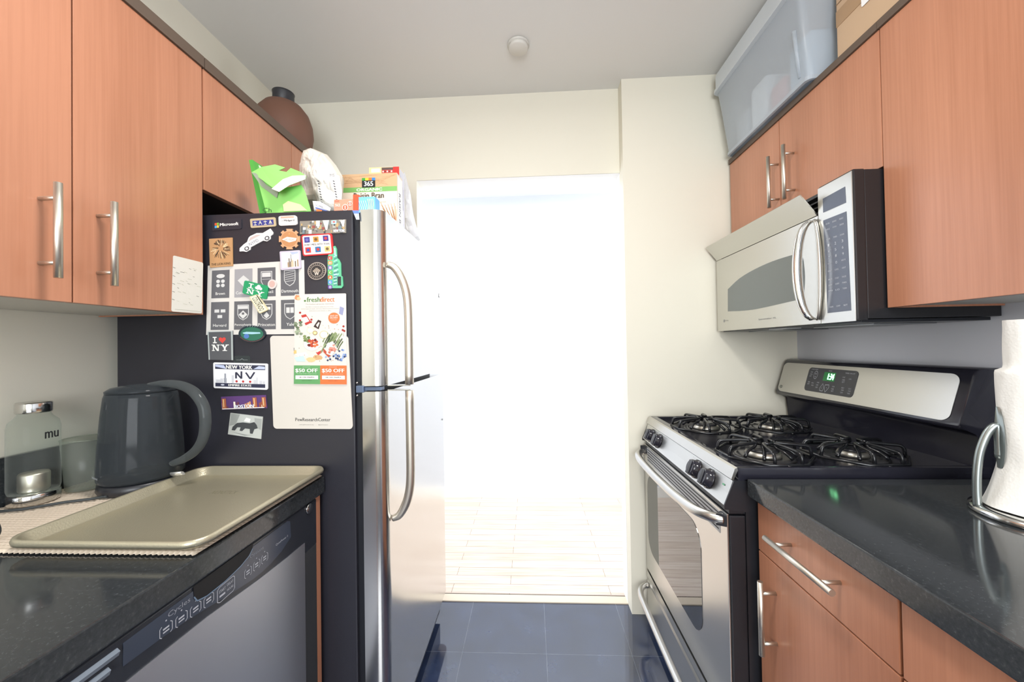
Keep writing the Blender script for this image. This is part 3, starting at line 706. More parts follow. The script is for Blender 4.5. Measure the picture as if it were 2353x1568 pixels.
# kettle
KX, KY = -1.030, .965
kt = thing('electric_kettle', 'dark smoky electric kettle with a clear loop handle beside the fridge', 'kettle', (KX, KY, MZ))
MB(BLACK).lathe([(0, MZ), (.082, MZ), (.086, MZ+.008), (.084, MZ+.022), (.078, MZ+.026), (0, MZ+.026)], (KX, KY, 0), 48).build('base', kt)
kb = MB(SMOKE).lathe([(.083, MZ+.027), (.086, MZ+.034), (.086, MZ+.06), (.083, MZ+.12), (.078, MZ+.19), (.073, MZ+.238), (.070, MZ+.248)], (KX, KY, 0), 56).build('jug', kt)
MB(mat('kettle_floor', '#3a3d40', .3, .7)).lathe([(0, MZ+.0275), (.081, MZ+.0275), (.081, MZ+.033), (0, MZ+.034)], (KX, KY, 0), 40).build('heating_plate', kt)
MB(SMOKE).lathe([(.0705, MZ+.2485), (.071, MZ+.254), (.060, MZ+.262), (.030, MZ+.268), (0, MZ+.270)], (KX, KY, 0), 48).build('lid', kt)
MB(SMOKE).prism([(KX-.050, KY+.030), (KX-.088, KY+.046), (KX-.082, KY+.060), (KX-.040, KY+.062)], MZ+.215, MZ+.248, 'z', .003).build('spout', kt)
hd = Vector((1, -.06, 0)).normalized(); K = lambda r, z: Vector((KX, KY, MZ))+hd*r+Vector((0, 0, z))
MB(HOLDERP).tube(sm([K(.020, .266), K(.065, .270), K(.110, .266), K(.150, .248), K(.178, .212), K(.184, .170), K(.178, .130), K(.158, .098), K(.124, .074), K(.087, .060)]), smr([.006, .008, .0095, .0105, .0105, .0105, .010, .0095, .009, .007]), 18, 1.2).build('handle', kt)
MB(mat('switch_silver', '#d8d8d6', .25, .6)).tube([K(.088, .032), K(.118, .036)], [.009, .007], 14, .5).build('switch', kt)
kd = Vector((-.42, -.907, 0)).normalized(); kt_ = Vector((-kd.y, kd.x, 0)); kc = Vector((KX, KY, MZ+.047))+kd*.0872
a = Art([kc-kt_*.019+Vector((0, 0, .0035)), kc+kt_*.019+Vector((0, 0, .0035)), kc+kt_*.019-Vector((0, 0, .0035)), kc-kt_*.019-Vector((0, 0, .0035))], BLACK, kd, .0012)
for k in range(9): a.rect(.02+.108*k, .15+.2*(k % 2), .09+.108*k, .85, paint('#8d9296'), 1)
a.build('logo', kt)
# drinking cup
cu = thing('tumbler', 'frosted clear plastic tumbler between the bottle and the kettle', 'cup', (-1.140, .930, MZ))
CX, CY = -1.169, .955
MB(FROST).lathe([(0, MZ+.001), (.040, MZ+.001), (.042, MZ+.004), (.0505, MZ+.130)], (CX, CY, 0), 44).build('body', cu)
MB(FROST).lathe([(.0492, MZ+.1302), (.0505, MZ+.1315), (.0520, MZ+.1305), (.0508, MZ+.1285)], (CX, CY, 0), 44).build('rim', cu)
# bottle
BX, BY = -1.196, .864
bo = thing('water_bottle', 'clear glass water bottle with a silver cap at the left wall', 'bottle', (BX, BY, MZ))
MB(CHROME).lathe([(0, MZ), (.041, MZ), (.043, MZ+.003), (.043, MZ+.022), (.041, MZ+.025), (0, MZ+.025)], (BX, BY, 0), 40).build('base_cap', bo)
MB(CLEAR).lathe([(.041, MZ+.026), (.043, MZ+.034), (.043, MZ+.178), (.040, MZ+.192), (.030, MZ+.203), (.027, MZ+.209), (.027, MZ+.219)], (BX, BY, 0), 44).build('glass', bo)
MB(NICKEL).lathe([(0, MZ+.026), (.024, MZ+.026), (.026, MZ+.03), (.026, MZ+.066), (.024, MZ+.070), (0, MZ+.071)], (BX, BY, 0), 32).build('infuser', bo)
MB(CHROME).lathe([(0, MZ+.213), (.029, MZ+.213), (.030, MZ+.216), (.030, MZ+.235), (.0285, MZ+.238), (0, MZ+.238)], (BX, BY, 0), 40).build('cap', bo)
vd = Vector((-BX, -BY, 0)).normalized(); sd = Vector((vd.y, -vd.x, 0))*-1; dirn = (vd*.80+sd*.60).normalized(); tn = Vector((-dirn.y, dirn.x, 0))
c = Vector((BX, BY, MZ+.160))+dirn*.0435
a = Art([c-tn*.013+Vector((0, 0, .008)), c+tn*.013+Vector((0, 0, .008)), c+tn*.013-Vector((0, 0, .008)), c-tn*.013-Vector((0, 0, .008))], BLACK, dirn, .0008); a.top = 0
a.text('mu', 0, 0, 1, 1, paint('#202124'), 1, 0, .02); a.build('lettering', bo)
# cords
CORD = mat('dark_rubber_cord', '#34393b', .5)
tag(MB(CORD).tube(sm([(-1.23, .70, .93), (-1.20, .71, .955), (-1.12, .69, .985), (-1.05, .685, .975), (-1.015, .680, .945), (-1.02, .672, .929), (-1.06, .66, .9265), (-1.13, .645, .9265)]), .0045, 12).build('power_cord'), 'dark power cord looping over the left end of the cream mat', 'cord')
tag(MB(CORD).tube([(-1.22, .79, MZ+.0035), (-1.15, .81, MZ+.0035), (-1.10, .85, MZ+.0035), (-1.06, .868, MZ+.0035), (-1.04, .882, MZ+.004), (-1.03, .880, MZ+.005)], .0032, 10).build('power_cord'), 'thin dark kettle cord lying across the cream mat', 'cord')

# ------------------------------------------------------------------ paper towel and holder
PX, PY = 1.010, .812
ph = thing('paper_towel_holder', 'polished steel paper towel stand on the right counter', 'paper towel holder', (PX, PY, .9145))
MB(CHROME).lathe([(0, .9146), (.098, .9146), (.100, .918), (.098, .926), (.088, .9295), (0, .931)], (PX, PY, 0), 64).build('base', ph)
MB(CHROME).tube([(PX, PY, .931), (PX, PY, 1.330)], .006, 14).build('post', ph)
MB(CHROME).lathe([(0, 1.330), (.012, 1.330), (.014, 1.338), (.008, 1.346), (0, 1.348)], (PX, PY, 0), 24).build('finial', ph)
e = Vector((-.82, .35, 0)).normalized(); Q = lambda r, z: Vector((PX, PY, 0))+e*r+Vector((0, 0, z))
ar = MB(mat('satin_steel_arm', '#9da5a4', .3, .9)).tube(sm([Q(.092, .925), Q(.0925, .96), Q(.091, 1.0), Q(.086, 1.04), Q(.076, 1.075), Q(.066, 1.093), Q(.060, 1.094), Q(.0585, 1.07), Q(.0585, 1.03)]), .0068, 16).build('spring_arm', ph)
c0 = Vector((PX, PY, 0)); e2 = Vector((-e.y, e.x, 0))
m = MB(mat('satin_steel_arm'))
def plf(u, v):
    z = 1.01+.125*v; w = .016*math.sin(PI*min(max(v*.9+.08, 0), 1))**.6
    return c0+e*(.0575+.004*math.cos((u-.5)*PI))+e2*(u-.5)*2*w+Vector((0, 0, z))
m.grid(plf, 6, 14).build('pressure_plate', ar)
pt_ = mat('paper_towel', '#e2e0db', .9); mp = coords(pt_, (1, 1, 1)); v_ = N(pt_, 'ShaderNodeTexVoronoi', Scale=210.); L(pt_, mp, 'Vector', v_, 'Vector'); bump(pt_, v_, 'Distance', .4, .001)
m = MB(pt_)
def roll(u, v):
    a_ = 2*PI*u; z = .9325+.380*v
    r = .0435+.0115/(1+math.exp((z-1.212)*900))+.0012*math.sin(3*a_)+.024*max(0, 1-v/.26)**1.6+.002*noise.noise((math.cos(a_)*3, math.sin(a_)*3, z*14))
    return (PX+r*math.cos(a_), PY+r*math.sin(a_), z)
m.grid(roll, 64, 70)
m.lathe([(.0430, 1.3125), (.02, 1.312), (.02, .95)], (PX, PY, 0), 48)
pr_ = m.build('paper_towel_roll', loc=(PX, PY, .9325)); tag(pr_, 'white paper towel roll with a flaring bottom on the steel stand', 'paper towel roll')

# ------------------------------------------------------------------ vase on the left cabinet
VX, VY = -1.066, 1.615
va = thing('vase', 'brown clay vase with a dark collar on top of the left cabinet', 'vase', (VX, VY, 2.131))
MB(mat('brown_clay', '#6f4d3e', .65)).lathe([(0, 2.131), (.075, 2.1315), (.094, 2.15), (.110, 2.18), (.1175, 2.22), (.114, 2.265), (.100, 2.308), (.076, 2.340), (.052, 2.354), (.040, 2.357), (0, 2.357)], (VX, VY, 0), 56).build('body', va)
MB(mat('dark_collar', '#2c2d33', .45)).lathe([(.040, 2.3573), (.0425, 2.36), (.042, 2.395), (.044, 2.402), (.039, 2.403), (.036, 2.396), (.036, 2.36)], (VX, VY, 0), 40).build('neck', va)

# ------------------------------------------------------------------ on top of the right cabinets
BZ = 2.1305
bn = thing('storage_bin', 'translucent milky plastic storage bin on the cabinet over the microwave', 'storage box', (1.03, 1.55, BZ))
bx0, bx1, by0, by1 = .925, 1.20, 1.285, 1.800
m = MB(BINP)
def ringpts(g, z, r=.02): return [m.bm.verts.new((x, y, z)) for x, y in rrect(bx0-g, bx1+g*.6, by0-g*.5, by1+g*.1, r, 5)]
rs = [ringpts(0, BZ+.001), ringpts(.004, BZ+.012), ringpts(.03, BZ+.20), ringpts(.045, BZ+.292)]
m.bm.faces.new(rs[0])
for A, B in zip(rs, rs[1:]):
    for k in range(len(A)):
        f = m.bm.faces.new((A[k], A[(k+1) % len(A)], B[(k+1) % len(A)], B[k])); f.smooth = True
m.build('tub', bn)
m = MB(BINP); m.prism(rrect(bx0-.010, bx1+.0, by0-.006, by1, .02, 5), BZ+.001, BZ+.014, 'z')
m.build('foot_rim', bn)
m = MB(mat('bin_lid', '#c9d0d6', .35)); m.prism(rrect(bx0-.062, bx1+.025, by0-.034, by1+.012, .025, 5), BZ+.2925, BZ+.306, 'z', .003); m.prism(rrect(bx0-.056, bx1+.02, by0-.028, by1+.008, .025, 5), BZ+.3065, BZ+.372, 'z', .004)
m.build('lid', bn)
m = MB(BINP)
for y, z0_, z1_ in ((by0+.035, BZ+.03, BZ+.18),): m.tube([(bx0-.005, y, z0_), (bx0-.030, y-.012, z1_)], .006, 10)
m.build('corner_rib', bn)
# contents, dimly visible
for i, (ya, yb, zc, colr, nm, lb) in enumerate(((1.31, 1.42, .19, '#9fb6c8', 'folded_cloth', 'pale blue folded cloth at the near end inside the storage bin'), (1.44, 1.53, .13, '#c98f8f', 'folded_cloth', 'pink folded cloth in the middle of the storage bin'), (1.55, 1.66, .21, '#e9ebee', 'folded_cloth', 'white folded cloth inside the storage bin next to the pink one'), (1.68, 1.78, .16, '#b7bcc2', 'folded_cloth', 'grey folded cloth at the far end inside the storage bin'))):
    tag(MB(mat('cloth_'+colr[1:], colr, .9)).box(.95, 1.17, ya, yb, BZ+.003, BZ+zc, .02).build(nm), lb, 'cloth', 'cloths in the storage bin')
# cardboard box
CB = walls('cardboard', '#c9ab8c', 60, .06, .8)
cb = thing('cardboard_box', 'tan cardboard box with a white label on the right wall cabinets', 'cardboard box', (1.09, .95, BZ))
MB(CB).box(.985, 1.235, .66, 1.248, BZ+.0005, BZ+.36, .003).build('carton', cb)
m = MB(mat('packing_tape', '#b08f6c', .3)); m.box(.9835, .9849, .66, 1.248, BZ+.135, BZ+.185); m.build('tape', cb)
m = MB(mat('carton_fold', '#94785c', .8)); m.box(.9838, .9848, .66, 1.248, BZ+.205, BZ+.2085); m.build('flap_edge', cb)
a = Art([(.9832, 1.155, BZ+.25), (.9832, .98, BZ+.25), (.9832, .98, BZ+.118), (.9832, 1.155, BZ+.118)], paint('#fbfbfb', .5), (-1, 0, 0), .0004); a.slab(rq(.04, .04), .0004); a.build('label', cb)

# ------------------------------------------------------------------ on top of the fridge
FZ = FT+.0005
Y_ = lambda px, py, y: at(px, py, 'y', y)
def sheetq(pts, y, t, m, name, parent, ys=None):
    """flat stiff piece with thickness; outline in photo pixels taken on the plane y, ys gives per-point depth"""
    b = MB(m); P = [Y_(px, py, (ys[i] if ys else y)) for i, (px, py) in enumerate(pts)]
    lo = [b.bm.verts.new(p) for p in P]; hi = [b.bm.verts.new(p+Vector((0, t, 0))) for p in P]
    b.bm.faces.new(lo); b.bm.faces.new(hi[::-1])
    for i in range(len(P)): b.bm.faces.new((lo[i], lo[(i+1) % len(P)], hi[(i+1) % len(P)], hi[i]))
    return b.build(name, parent)
LG = paint('#8fd873', .45); DG = paint('#4fa544', .45); CRM = paint('#e3e9cc', .6)
gb = thing('snack_package', 'torn bright green cardboard package on the fridge below the cabinet', 'package', (-.76, 1.13, FZ))
sheetq([(597, 491), (572, 368), (580, 367), (612, 489)], 1.125, .045, DG, 'side_panel', gb)
sheetq([(612, 490), (588, 398), (640, 434), (692, 425), (700, 440), (714, 486)], 1.112, .004, LG, 'front_panel', gb)
sheetq([(580, 367), (600, 384), (620, 440), (640, 470), (612, 489)], 1.150, .003, CRM, 'back_panel', gb)
sheetq([(578, 396), (600, 384), (632, 378), (655, 385), (640, 392), (655, 398), (668, 386), (690, 395), (703, 404), (700, 412), (664, 426), (640, 441)], 1.095, .0025, LG, 'torn_flap', gb, [1.118, 1.125, 1.13, 1.13, 1.125, 1.12, 1.13, 1.12, 1.10, 1.095, 1.085, 1.08])
sheetq([(624, 434), (650, 412), (672, 404), (702, 403), (701, 412), (664, 426), (641, 441)], 1.09, .0015, paint('#f1f5e4'), 'flap_strip', gb, [1.0835, 1.093, 1.1, 1.099, 1.09, 1.0805, 1.0755])
sheetq([(578, 396), (588, 398), (612, 425), (640, 441), (636, 455), (600, 428)], 1.109, .001, paint('#93a08c'), 'inner_edge', gb)
sheetq([(652, 486), (650, 470), (662, 462), (690, 470), (706, 484)], 1.109, .001, paint('#dce9a8'), 'print_patch', gb)
a = Art([Y_(604, 478, 1.1115), Y_(624, 478, 1.1115), Y_(624, 488, 1.1115), Y_(604, 488, 1.1115)], DG, (0, -1, 0), .0); a.top = 0; a.text('Ch', 0, 0, 1, 1, paint('#2d5b2c'), 1); a.build('lettering', gb)
# crumpled paper bags
def crumple(poly, yb, depth, name, m, parent=None, seed=1, amp=.010):
    """closed bag: outline in photo pixels on plane yb, rounded towards the camera with creases"""
    P = [Y_(px, py, yb) for px, py in poly]; c = sum(P, Vector())/len(P)
    b = MB(m); n = len(P); sub = []
    for i in range(n):
        for k in range(5): sub.append(P[i].lerp(P[(i+1) % n], k/5))
    n = len(sub); rs = []; K_ = 9
    for s_ in (-1, 1):
        lay = []
        for j in range(K_+1):
            t = 1-j/K_; rr = math.sqrt(max(0, 1-t*t)); ring_ = []
            for i, p in enumerate(sub):
                q = c.lerp(p, t); nz = noise.noise(Vector((q.x*26+seed, q.z*26, s_*3)))
                nz += .5*abs(noise.noise(Vector((q.x*60+seed, q.z*38, s_))))
                ring_.append(Vector((q.x, q.y+s_*(depth*rr+amp*nz*min(1, 3*(1-t))), q.z)))
            lay.append(ring_)
        rs.append(lay)
    for s_, lay in enumerate(rs):
        V = [[b.bm.verts.new(p) for p in r_] for r_ in lay[:-1]]; cv = b.bm.verts.new(lay[-1][0])
        for A, B in zip(V, V[1:]):
            for k in range(n): b.bm.faces.new((A[k], A[(k+1) % n], B[(k+1) % n], B[k])).smooth = False
        for k in range(n): b.bm.faces.new((V[-1][k], V[-1][(k+1) % n], cv))
    bmesh.ops.remove_doubles(b.bm, verts=b.bm.verts, dist=1e-5)
    return b.build(name, parent)
PAPER = mat('shaded_bag_paper', '#cfc8be', .6)  # sack's brownish shading is put into this colour; front fold is paler
wb = thing('paper_bag', 'tall crumpled white paper bag on the fridge between the green package and the cereal', 'bag', (-.70, 1.30, FZ))
crumple([(700, 486), (694, 430), (693, 385), (703, 348), (722, 343), (752, 356), (772, 380), (787, 405), (786, 445), (783, 486)], 1.30, .055, 'sack', PAPER, wb, 3, .02)
crumple([(735, 484), (722, 445), (712, 398), (720, 372), (742, 392), (780, 404), (786, 440), (784, 484)], 1.238, .020, 'front_fold', mat('white_bag_paper_front', '#e4e0da', .6), wb, 9, .014)
a = Art([Y_(726, 400, 1.205), Y_(783, 400, 1.205), Y_(783, 480, 1.205), Y_(726, 480, 1.205)], BLACK, (0, -1, 0), .0); a.top = .006
for k in range(2):
    u = .10+k*.62
    for j in range(9): a.line([(u+.018*j, .22+.075*j), (u+.07+.018*j, .24+.075*j)], .018, paint('#45434a'), 0, .03)
a.text('MS', .60, .02, .78, .10, paint('#3a383c'), 0); a.build('printing', wb)
sb = thing('snack_bag', 'small white, blue and orange snack bag lying on the fridge edge', 'bag', (-.645, 1.11, FZ))
crumple([(722, 486), (718, 462), (735, 463), (760, 478), (758, 486)], 1.10, .010, 'pouch', paint('#eef0f4'), sb, 5, .002)
a = Art([Y_(722, 466, 1.087), Y_(756, 478, 1.087), Y_(756, 488, 1.087), Y_(724, 486, 1.087)], BLACK, (0, -1, 0), .0); a.top = 0
a.text('SCHAR', .08, .05, .6, .35, paint('#44485e'), 1); a.line([(.05, .55), (.9, .8)], .05, paint('#3c5bb0'), 1, .12); a.rect(.1, .72, .5, .98, paint('#e6743a'), 1); a.build('printing', sb)
# cookie box at the edge
cx = thing('snack_box', 'small orange and blue snack box at the front edge of the fridge top', 'box', (-.53, 1.10, FZ))
pA, pB, pC, pD = Y_(768, 458, 1.10), Y_(821, 451, 1.10), Y_(862, 452, 1.10), Y_(862, 476, 1.10)
MB(paint('#e8927a')).box(pA.x, pB.x-.012, 1.098, 1.135, FZ, pA.z-.002, .001).build('carton', cx)
MB(paint('#d9502e')).box(pB.x-.0118, pB.x+.004, 1.097, 1.136, FZ, pB.z+.004, .001).build('end_panel', cx)
MB(paint('#6fb4e6')).box(pB.x+.0042, pC.x, 1.099, 1.134, FZ, pC.z, .001).build('blue_panel', cx)
a = Art([(pA.x, 1.0975, pA.z), (pC.x, 1.0975, pA.z), (pC.x, 1.0975, FZ), (pA.x, 1.0975, FZ)], BLACK, (0, -1, 0), .0008); a.top = 0
for u, v, r in ((.28, .62, .075), (.40, .36, .055)):
    a.disc(u, v, r, r*3.0, paint('#f4d9cc'), 1); a.disc(u, v, r*.8, r*2.4, paint('#d9694e'), 2); a.rect(u-.01, v-.12, u+.01, v+.12, paint('#f6e7df'), 3)
for k in range(4): a.rect(.03+.03*k, .10, .04+.03*k, .22, paint('#b4553f'), 1)
for k in range(4): a.line([(.62+.05*k, .2), (.65+.05*k, .5), (.62+.05*k, .8)], .012, paint('#dfeefb'), 1, .04)
for k in range(4): a.line([(.83+.04*k, .1), (.85+.04*k, .45), (.83+.04*k, .85)], .014, paint('#e8cf8b'), 1, .04)
a.text('SNACK', .035, .35, .16, .55, paint('#fbeee8'), 1); a.build('printing', cx)
a = Art([Y_(810, 484, 1.066), Y_(824, 484, 1.066), Y_(826, 505, 1.066), Y_(819, 505, 1.066)], paint('#cfe0f2'), (0, -1, 0), .0)
a.slab([(0, 0), (1, 0), (1, 1), (0, 1)], .0006); a.rect(.0, .0, 1, .35, paint('#5f7fd0'), 1); a.line([(.2, .9), (.8, .4)], .1, paint('#8db3e0'), 1, .1)
tag(a.build('wrapper_scrap'), 'small blue and white wrapper hanging over the corner of the fridge top', 'wrapper')

# cereal boxes
cy = 1.42
A_ = Y_(785, 402, cy); B_ = Y_(912, 402, cy)
cb1 = thing('cereal_box', 'tan and green cereal box reading 365 organic Raisin Bran', 'cereal box', ((A_.x+B_.x)/2, cy+.03, FZ))
MB(paint('#e9dcc9')).box(A_.x, B_.x, cy, cy+.062, FZ, A_.z, .0015).build('carton', cb1)
v_end = (A_.z-FZ); H = lambda py: (A_.z-Y_(850, py, cy).z)/v_end
a = Art([(A_.x, cy, A_.z), (B_.x, cy, A_.z), (B_.x, cy, FZ), (A_.x, cy, FZ)], BLACK, (0, -1, 0), .0003); a.top = 0
a.rect(0, 0, 1, H(430), paint('#c9a57e'), 1); a.rect(0, H(430), 1, H(441), paint('#79b061'), 1); a.text('ORGANIC', .27, H(432.5), .73, H(439), paint('#f5f7ee'), 2, 0, .003)
for k in range(26): a.line([(random.random(), random.uniform(.01, H(428))) for _ in range(1)]+[(random.random(), random.uniform(.01, H(428)))], .004, paint('#b8936d'), 2)
a.rect(.37, H(409), .61, H(431), paint('#15171a'), 3)
for k, c_ in enumerate(('#3f9b3c', '#e8c234', '#e2772b', '#2f7fd0')): a.rect(.37+.06*k, H(409), .43+.06*k, H(415), paint(c_), 4)
a.text('365', .41, H(417), .57, H(428), paint('#e9eaea'), 5, 0, .004)
a.text('Raisin Bran', .22, H(443), .76, H(456), paint('#4a3d33'), 2, 0, .004); a.text('whole grain cereal', .44, H(464), .80, H(467), paint('#9a8f84'), 2)
for k in range(16):
    t = -.5+k*.075; a.line([(.70+.019*k, H(466+(k*7) % 22)), (.86+.008*k, H(505)), (.93+.003*k, H(540))], .006, paint(random.choice(['#a86a35', '#8f5a2e', '#c08046'])), 2)
a.rect(0, H(475), .02, .98, paint('#d8c7ae'), 1); a.build('front_print', cb1)
a = Art([(B_.x, cy+.003, A_.z-.008), (B_.x, cy+.060, A_.z-.008), (B_.x, cy+.060, FZ+.006), (B_.x, cy+.003, FZ+.006)], BLACK, (1, 0, 0), .0003); a.top = 0
a.rect(0, 0, 1, 1, paint('#f5f4f2'), 1); a.text('RAISIN BRAN', .25, .25, .6, .95, paint('#3a3a40'), 2, 1); a.build('side_print', cb1)
cy2 = 1.505
C_ = Y_(848, 388, cy2); D_ = Y_(917, 383, cy2)
cb2 = thing('cereal_box', 'red cereal box with picture panels behind the tan cereal box', 'cereal box', (-.57, cy2+.03, FZ))
MB(paint('#ecd9a8')).box(C_.x, D_.x, cy2, cy2+.06, FZ, D_.z, .0015).build('carton', cb2)
a = Art([(C_.x, cy2, D_.z), (D_.x, cy2, D_.z), (D_.x, cy2, FZ), (C_.x, cy2, FZ)], BLACK, (0, -1, 0), .0003); a.top = 0
a.rect(0, 0, .42, 1, paint('#ead29a'), 1); a.rect(.08, .015, .36, .06, paint('#c4d3ec'), 2); a.rect(.42, .005, .80, .035, paint('#5a4743'), 1); a.rect(.42, .035, .80, 1, paint('#b8453e'), 1); a.rect(.80, 0, 1, 1, paint('#d02f2a'), 1)
for k in range(5): a.disc(.47+.07*k, .055, .025, .012, paint(['#e9dcd6', '#7c2f2a'][k % 2]), 2, 8)
a.build('front_print', cb2)
a = Art([(D_.x, cy2+.002, D_.z-.004), (D_.x, cy2+.059, D_.z-.004), (D_.x, cy2+.059, FZ+.006), (D_.x, cy2+.002, FZ+.006)], BLACK, (1, 0, 0), .0003); a.top = 0
a.rect(0, 0, 1, 1, paint('#dfe0ea'), 1)
for k in range(7): a.line([(.15+.1*k, .05+.03*k), (.30+.08*k, .5)], .03, paint('#a9abc4'), 2, .02)
a.build('side_print', cb2)
PL = glassy('thin_clear_bag', '#f2f4f7', .35, .2, '#e8eaf0')
tag(crumple([(921, 560), (918, 430), (920, 398), (930, 396), (941, 440), (948, 490), (958, 530), (966, 552), (950, 560)], 1.64, .035, 'plastic_bag', PL, None, 11, .012), 'crumpled clear plastic bag on the fridge beside the cereal boxes', 'bag')

# ------------------------------------------------------------------ paper and magnets on the fridge side
F = FY
UPN = (0, -1, 0)
def FQ(*pts): return [at(x, y, 'y', F) for x, y in pts]
FULL = [(0, 0), (1, 0), (1, 1), (0, 1)]
def mag(pts, m, t=.002, base=.0003, shape=None):
    a = Art(FQ(*pts), m, UPN, base); a.slab(shape or FULL, t); return a
def fin(a, name, label, cat, group='magnets and notes on the fridge side', **k):
    return tag(a.build(name), label, cat, group)
def shield(cx, cy, w, h): return [(cx-w, cy-h), (cx+w, cy-h), (cx+w, cy+h*.25), (cx+w*.7, cy+h*.68), (cx, cy+h), (cx-w*.7, cy+h*.68), (cx-w, cy+h*.25)]
wht = paint('#e6e5e0'); blk = paint('#1c1c20'); gry = paint('#5d5d61', .7); lgr = paint('#c9c9c7', .7)
# poster of shields
a = mag([(478, 611), (699, 598), (702, 768), (474, 770)], paint('#cfccc6', .7), .0004, .0002)
names = [['Brown', 'Columbia', 'Cornell', 'Dartmouth'], ['Harvard', 'Pennsylvania', 'Princeton', 'Yale']]
for r in range(2):
    for c in range(4):
        u0 = .045+c*.238; v0 = .075+r*.455; m_ = paint('#98979a', .7) if (r, c) == (0, 1) else gry
        a.rect(u0, v0, u0+.185, v0+.40, m_, 1)
        cx_, cy_ = u0+.0925, v0+.16
        if (r, c) in ((0, 0),):
            a.disc(cx_, cy_-.075, .045, .03, lgr, 2, 10)
            for i in (-1, 1):
                for j in (0, 1): a.disc(cx_+i*.025, cy_+j*.06, .02, .026, lgr, 2, 10)
        elif (r, c) == (0, 1): a.poly([(cx_, cy_-.07), (cx_+.06, cy_), (cx_, cy_+.09), (cx_-.06, cy_)], lgr, 2)
        elif (r, c) == (1, 0):
            for q_ in ((-.032, -.03), (.032, -.03), (0, .05)): a.rect(cx_+q_[0]-.024, cy_+q_[1]-.022, cx_+q_[0]+.024, cy_+q_[1]+.022, lgr, 2)
        else:
            a.poly(shield(cx_, cy_, .058, .11), lgr, 2); a.poly(shield(cx_, cy_, .051, .10), m_, 3)
            if (r, c) == (1, 1): a.rect(cx_-.05, cy_-.095, cx_+.05, cy_-.05, lgr, 4); a.poly([(cx_-.045, cy_+.03), (cx_, cy_-.03), (cx_+.045, cy_+.03), (cx_, cy_+.09)], lgr, 4); a.rect(cx_-.012, cy_+.0, cx_+.012, cy_+.03, m_, 5)
            if (r, c) == (1, 3): a.rect(cx_-.038, cy_-.055, cx_-.003, cy_+.02, lgr, 4); a.rect(cx_+.003, cy_-.055, cx_+.038, cy_+.02, lgr, 4)
            if (r, c) == (1, 2): a.poly([(cx_-.03, cy_+.05), (cx_, cy_+.0), (cx_+.03, cy_+.05), (cx_, cy_+.09)], lgr, 4); a.rect(cx_-.04, cy_-.07, cx_+.04, cy_-.03, lgr, 4)
            if (r, c) == (0, 2): a.rect(cx_-.045, cy_-.09, cx_+.045, cy_-.03, lgr, 4); a.line([(cx_-.045, cy_), (cx_+.045, cy_)], .005, lgr, 4)
            if (r, c) == (0, 3):
                for i in range(5): a.line([(cx_-.045, cy_-.07+.03*i), (cx_+.045, cy_-.09+.03*i)], .006, lgr, 4)
        hw = min(.084, .0096*len(names[r][c])); a.text(names[r][c], cx_-hw, v0+.315, cx_+hw, v0+.355, wht, 2)
fin(a, 'poster', 'white paper poster with eight grey college shields on the fridge side', 'poster')
# dark blank magnet with a software logo
a = mag([(489, 507), (556, 502), (556, 527), (489, 531)], paint('#2b2d36', .3), .002, .0003, rq(.06, .15))
for i, (u, v, c_) in enumerate(((.09, .30, '#e0552f'), (.165, .28, '#7fb13c'), (.09, .55, '#3f9fe0'), (.165, .53, '#e8c14a'))): a.rect(u, v, u+.068, v+.22, paint(c_), 1)
a.text('Microsoft', .27, .34, .90, .62, wht, 1, 0, .006); fin(a, 'fridge_magnet', 'dark rectangular magnet reading Microsoft at the top left of the fridge side', 'magnet')
# blue magnet with four gold characters
a = mag([(576, 504), (634, 500), (636, 521), (578, 525)], paint('#b9a988'), .003, .0003, rq(.05, .15)); a.rect(.09, .24, .92, .80, paint('#343a86'), 1)
gd = paint('#ece6c4')
for i in range(4):
    u = .13+i*.20; w_ = .06
    S = [[(.0, .3), (2.2, .3)], [(1.1, .0), (1.1, .9)], [(.2, 1.), (2., 1.)]]
    if i % 2: S = [[(1.1, 0), (.1, 1.0)], [(1.1, 0), (2.1, 1.)], [(.4, .55), (1.8, .55)]]
    for p in S: a.line([(u+x*w_, .30+y*.42) for x, y in p], .016, gd, 2, .06)
    if i == 3: a.line([(u+1.1*w_, .3), (u+1.1*w_, .74)], .016, gd, 2)
fin(a, 'fridge_magnet', 'gold framed blue magnet with four characters at the top of the fridge side', 'magnet')
a = mag([(642, 498), (683, 496), (685, 518), (643, 520)], paint('#f3efec'), .004, .0003, rq(.12, .2)); a.rect(.12, .06, .86, .26, paint('#d9a491'), 1); a.text('Midgard', .30, .40, .86, .64, blk, 1, 0, .006); a.line([(.17, .38), (.22, .5), (.17, .62)], .02, gry, 1)
fin(a, 'fridge_magnet', 'small white and pink rounded magnet at the top centre of the fridge side', 'magnet')
# car
a = Art(FQ((544, 575), (637, 528), (640, 540), (548, 590)), paint('#f0eeec'), UPN, .0003)
a.q = FQ((542, 562), (622, 521), (636, 549), (556, 590))
pts = [(.02, .62), (.06, .42), (.20, .30), (.30, .26), (.38, .04), (.44, -.02), (.62, -.0), (.76, .20), (.98, .16), (1.0, .50), (.97, .62), (.90, .66), (.86, .84), (.76, .88), (.68, .70), (.32, .72), (.28, .86), (.17, .88), (.10, .72)]
a.slab(pts, .003); a.poly([(.34, .28), (.42, .08), (.60, .10), (.70, .26)], paint('#c3b3b0'), 1)
for u in (.22, .80): a.disc(u, .68, .065, .16, paint('#45464c'), 1, 16); a.disc(u, .68, .035, .09, paint('#e9e4e4'), 2, 14)
a.text('NYPD', .32, .40, .58, .62, paint('#5d6576'), 1); a.line([(.10, .56), (.95, .46)], .012, paint('#b9b9bd'), 1)
fin(a, 'fridge_magnet', 'white car shaped magnet tilted upwards on the fridge side', 'magnet')
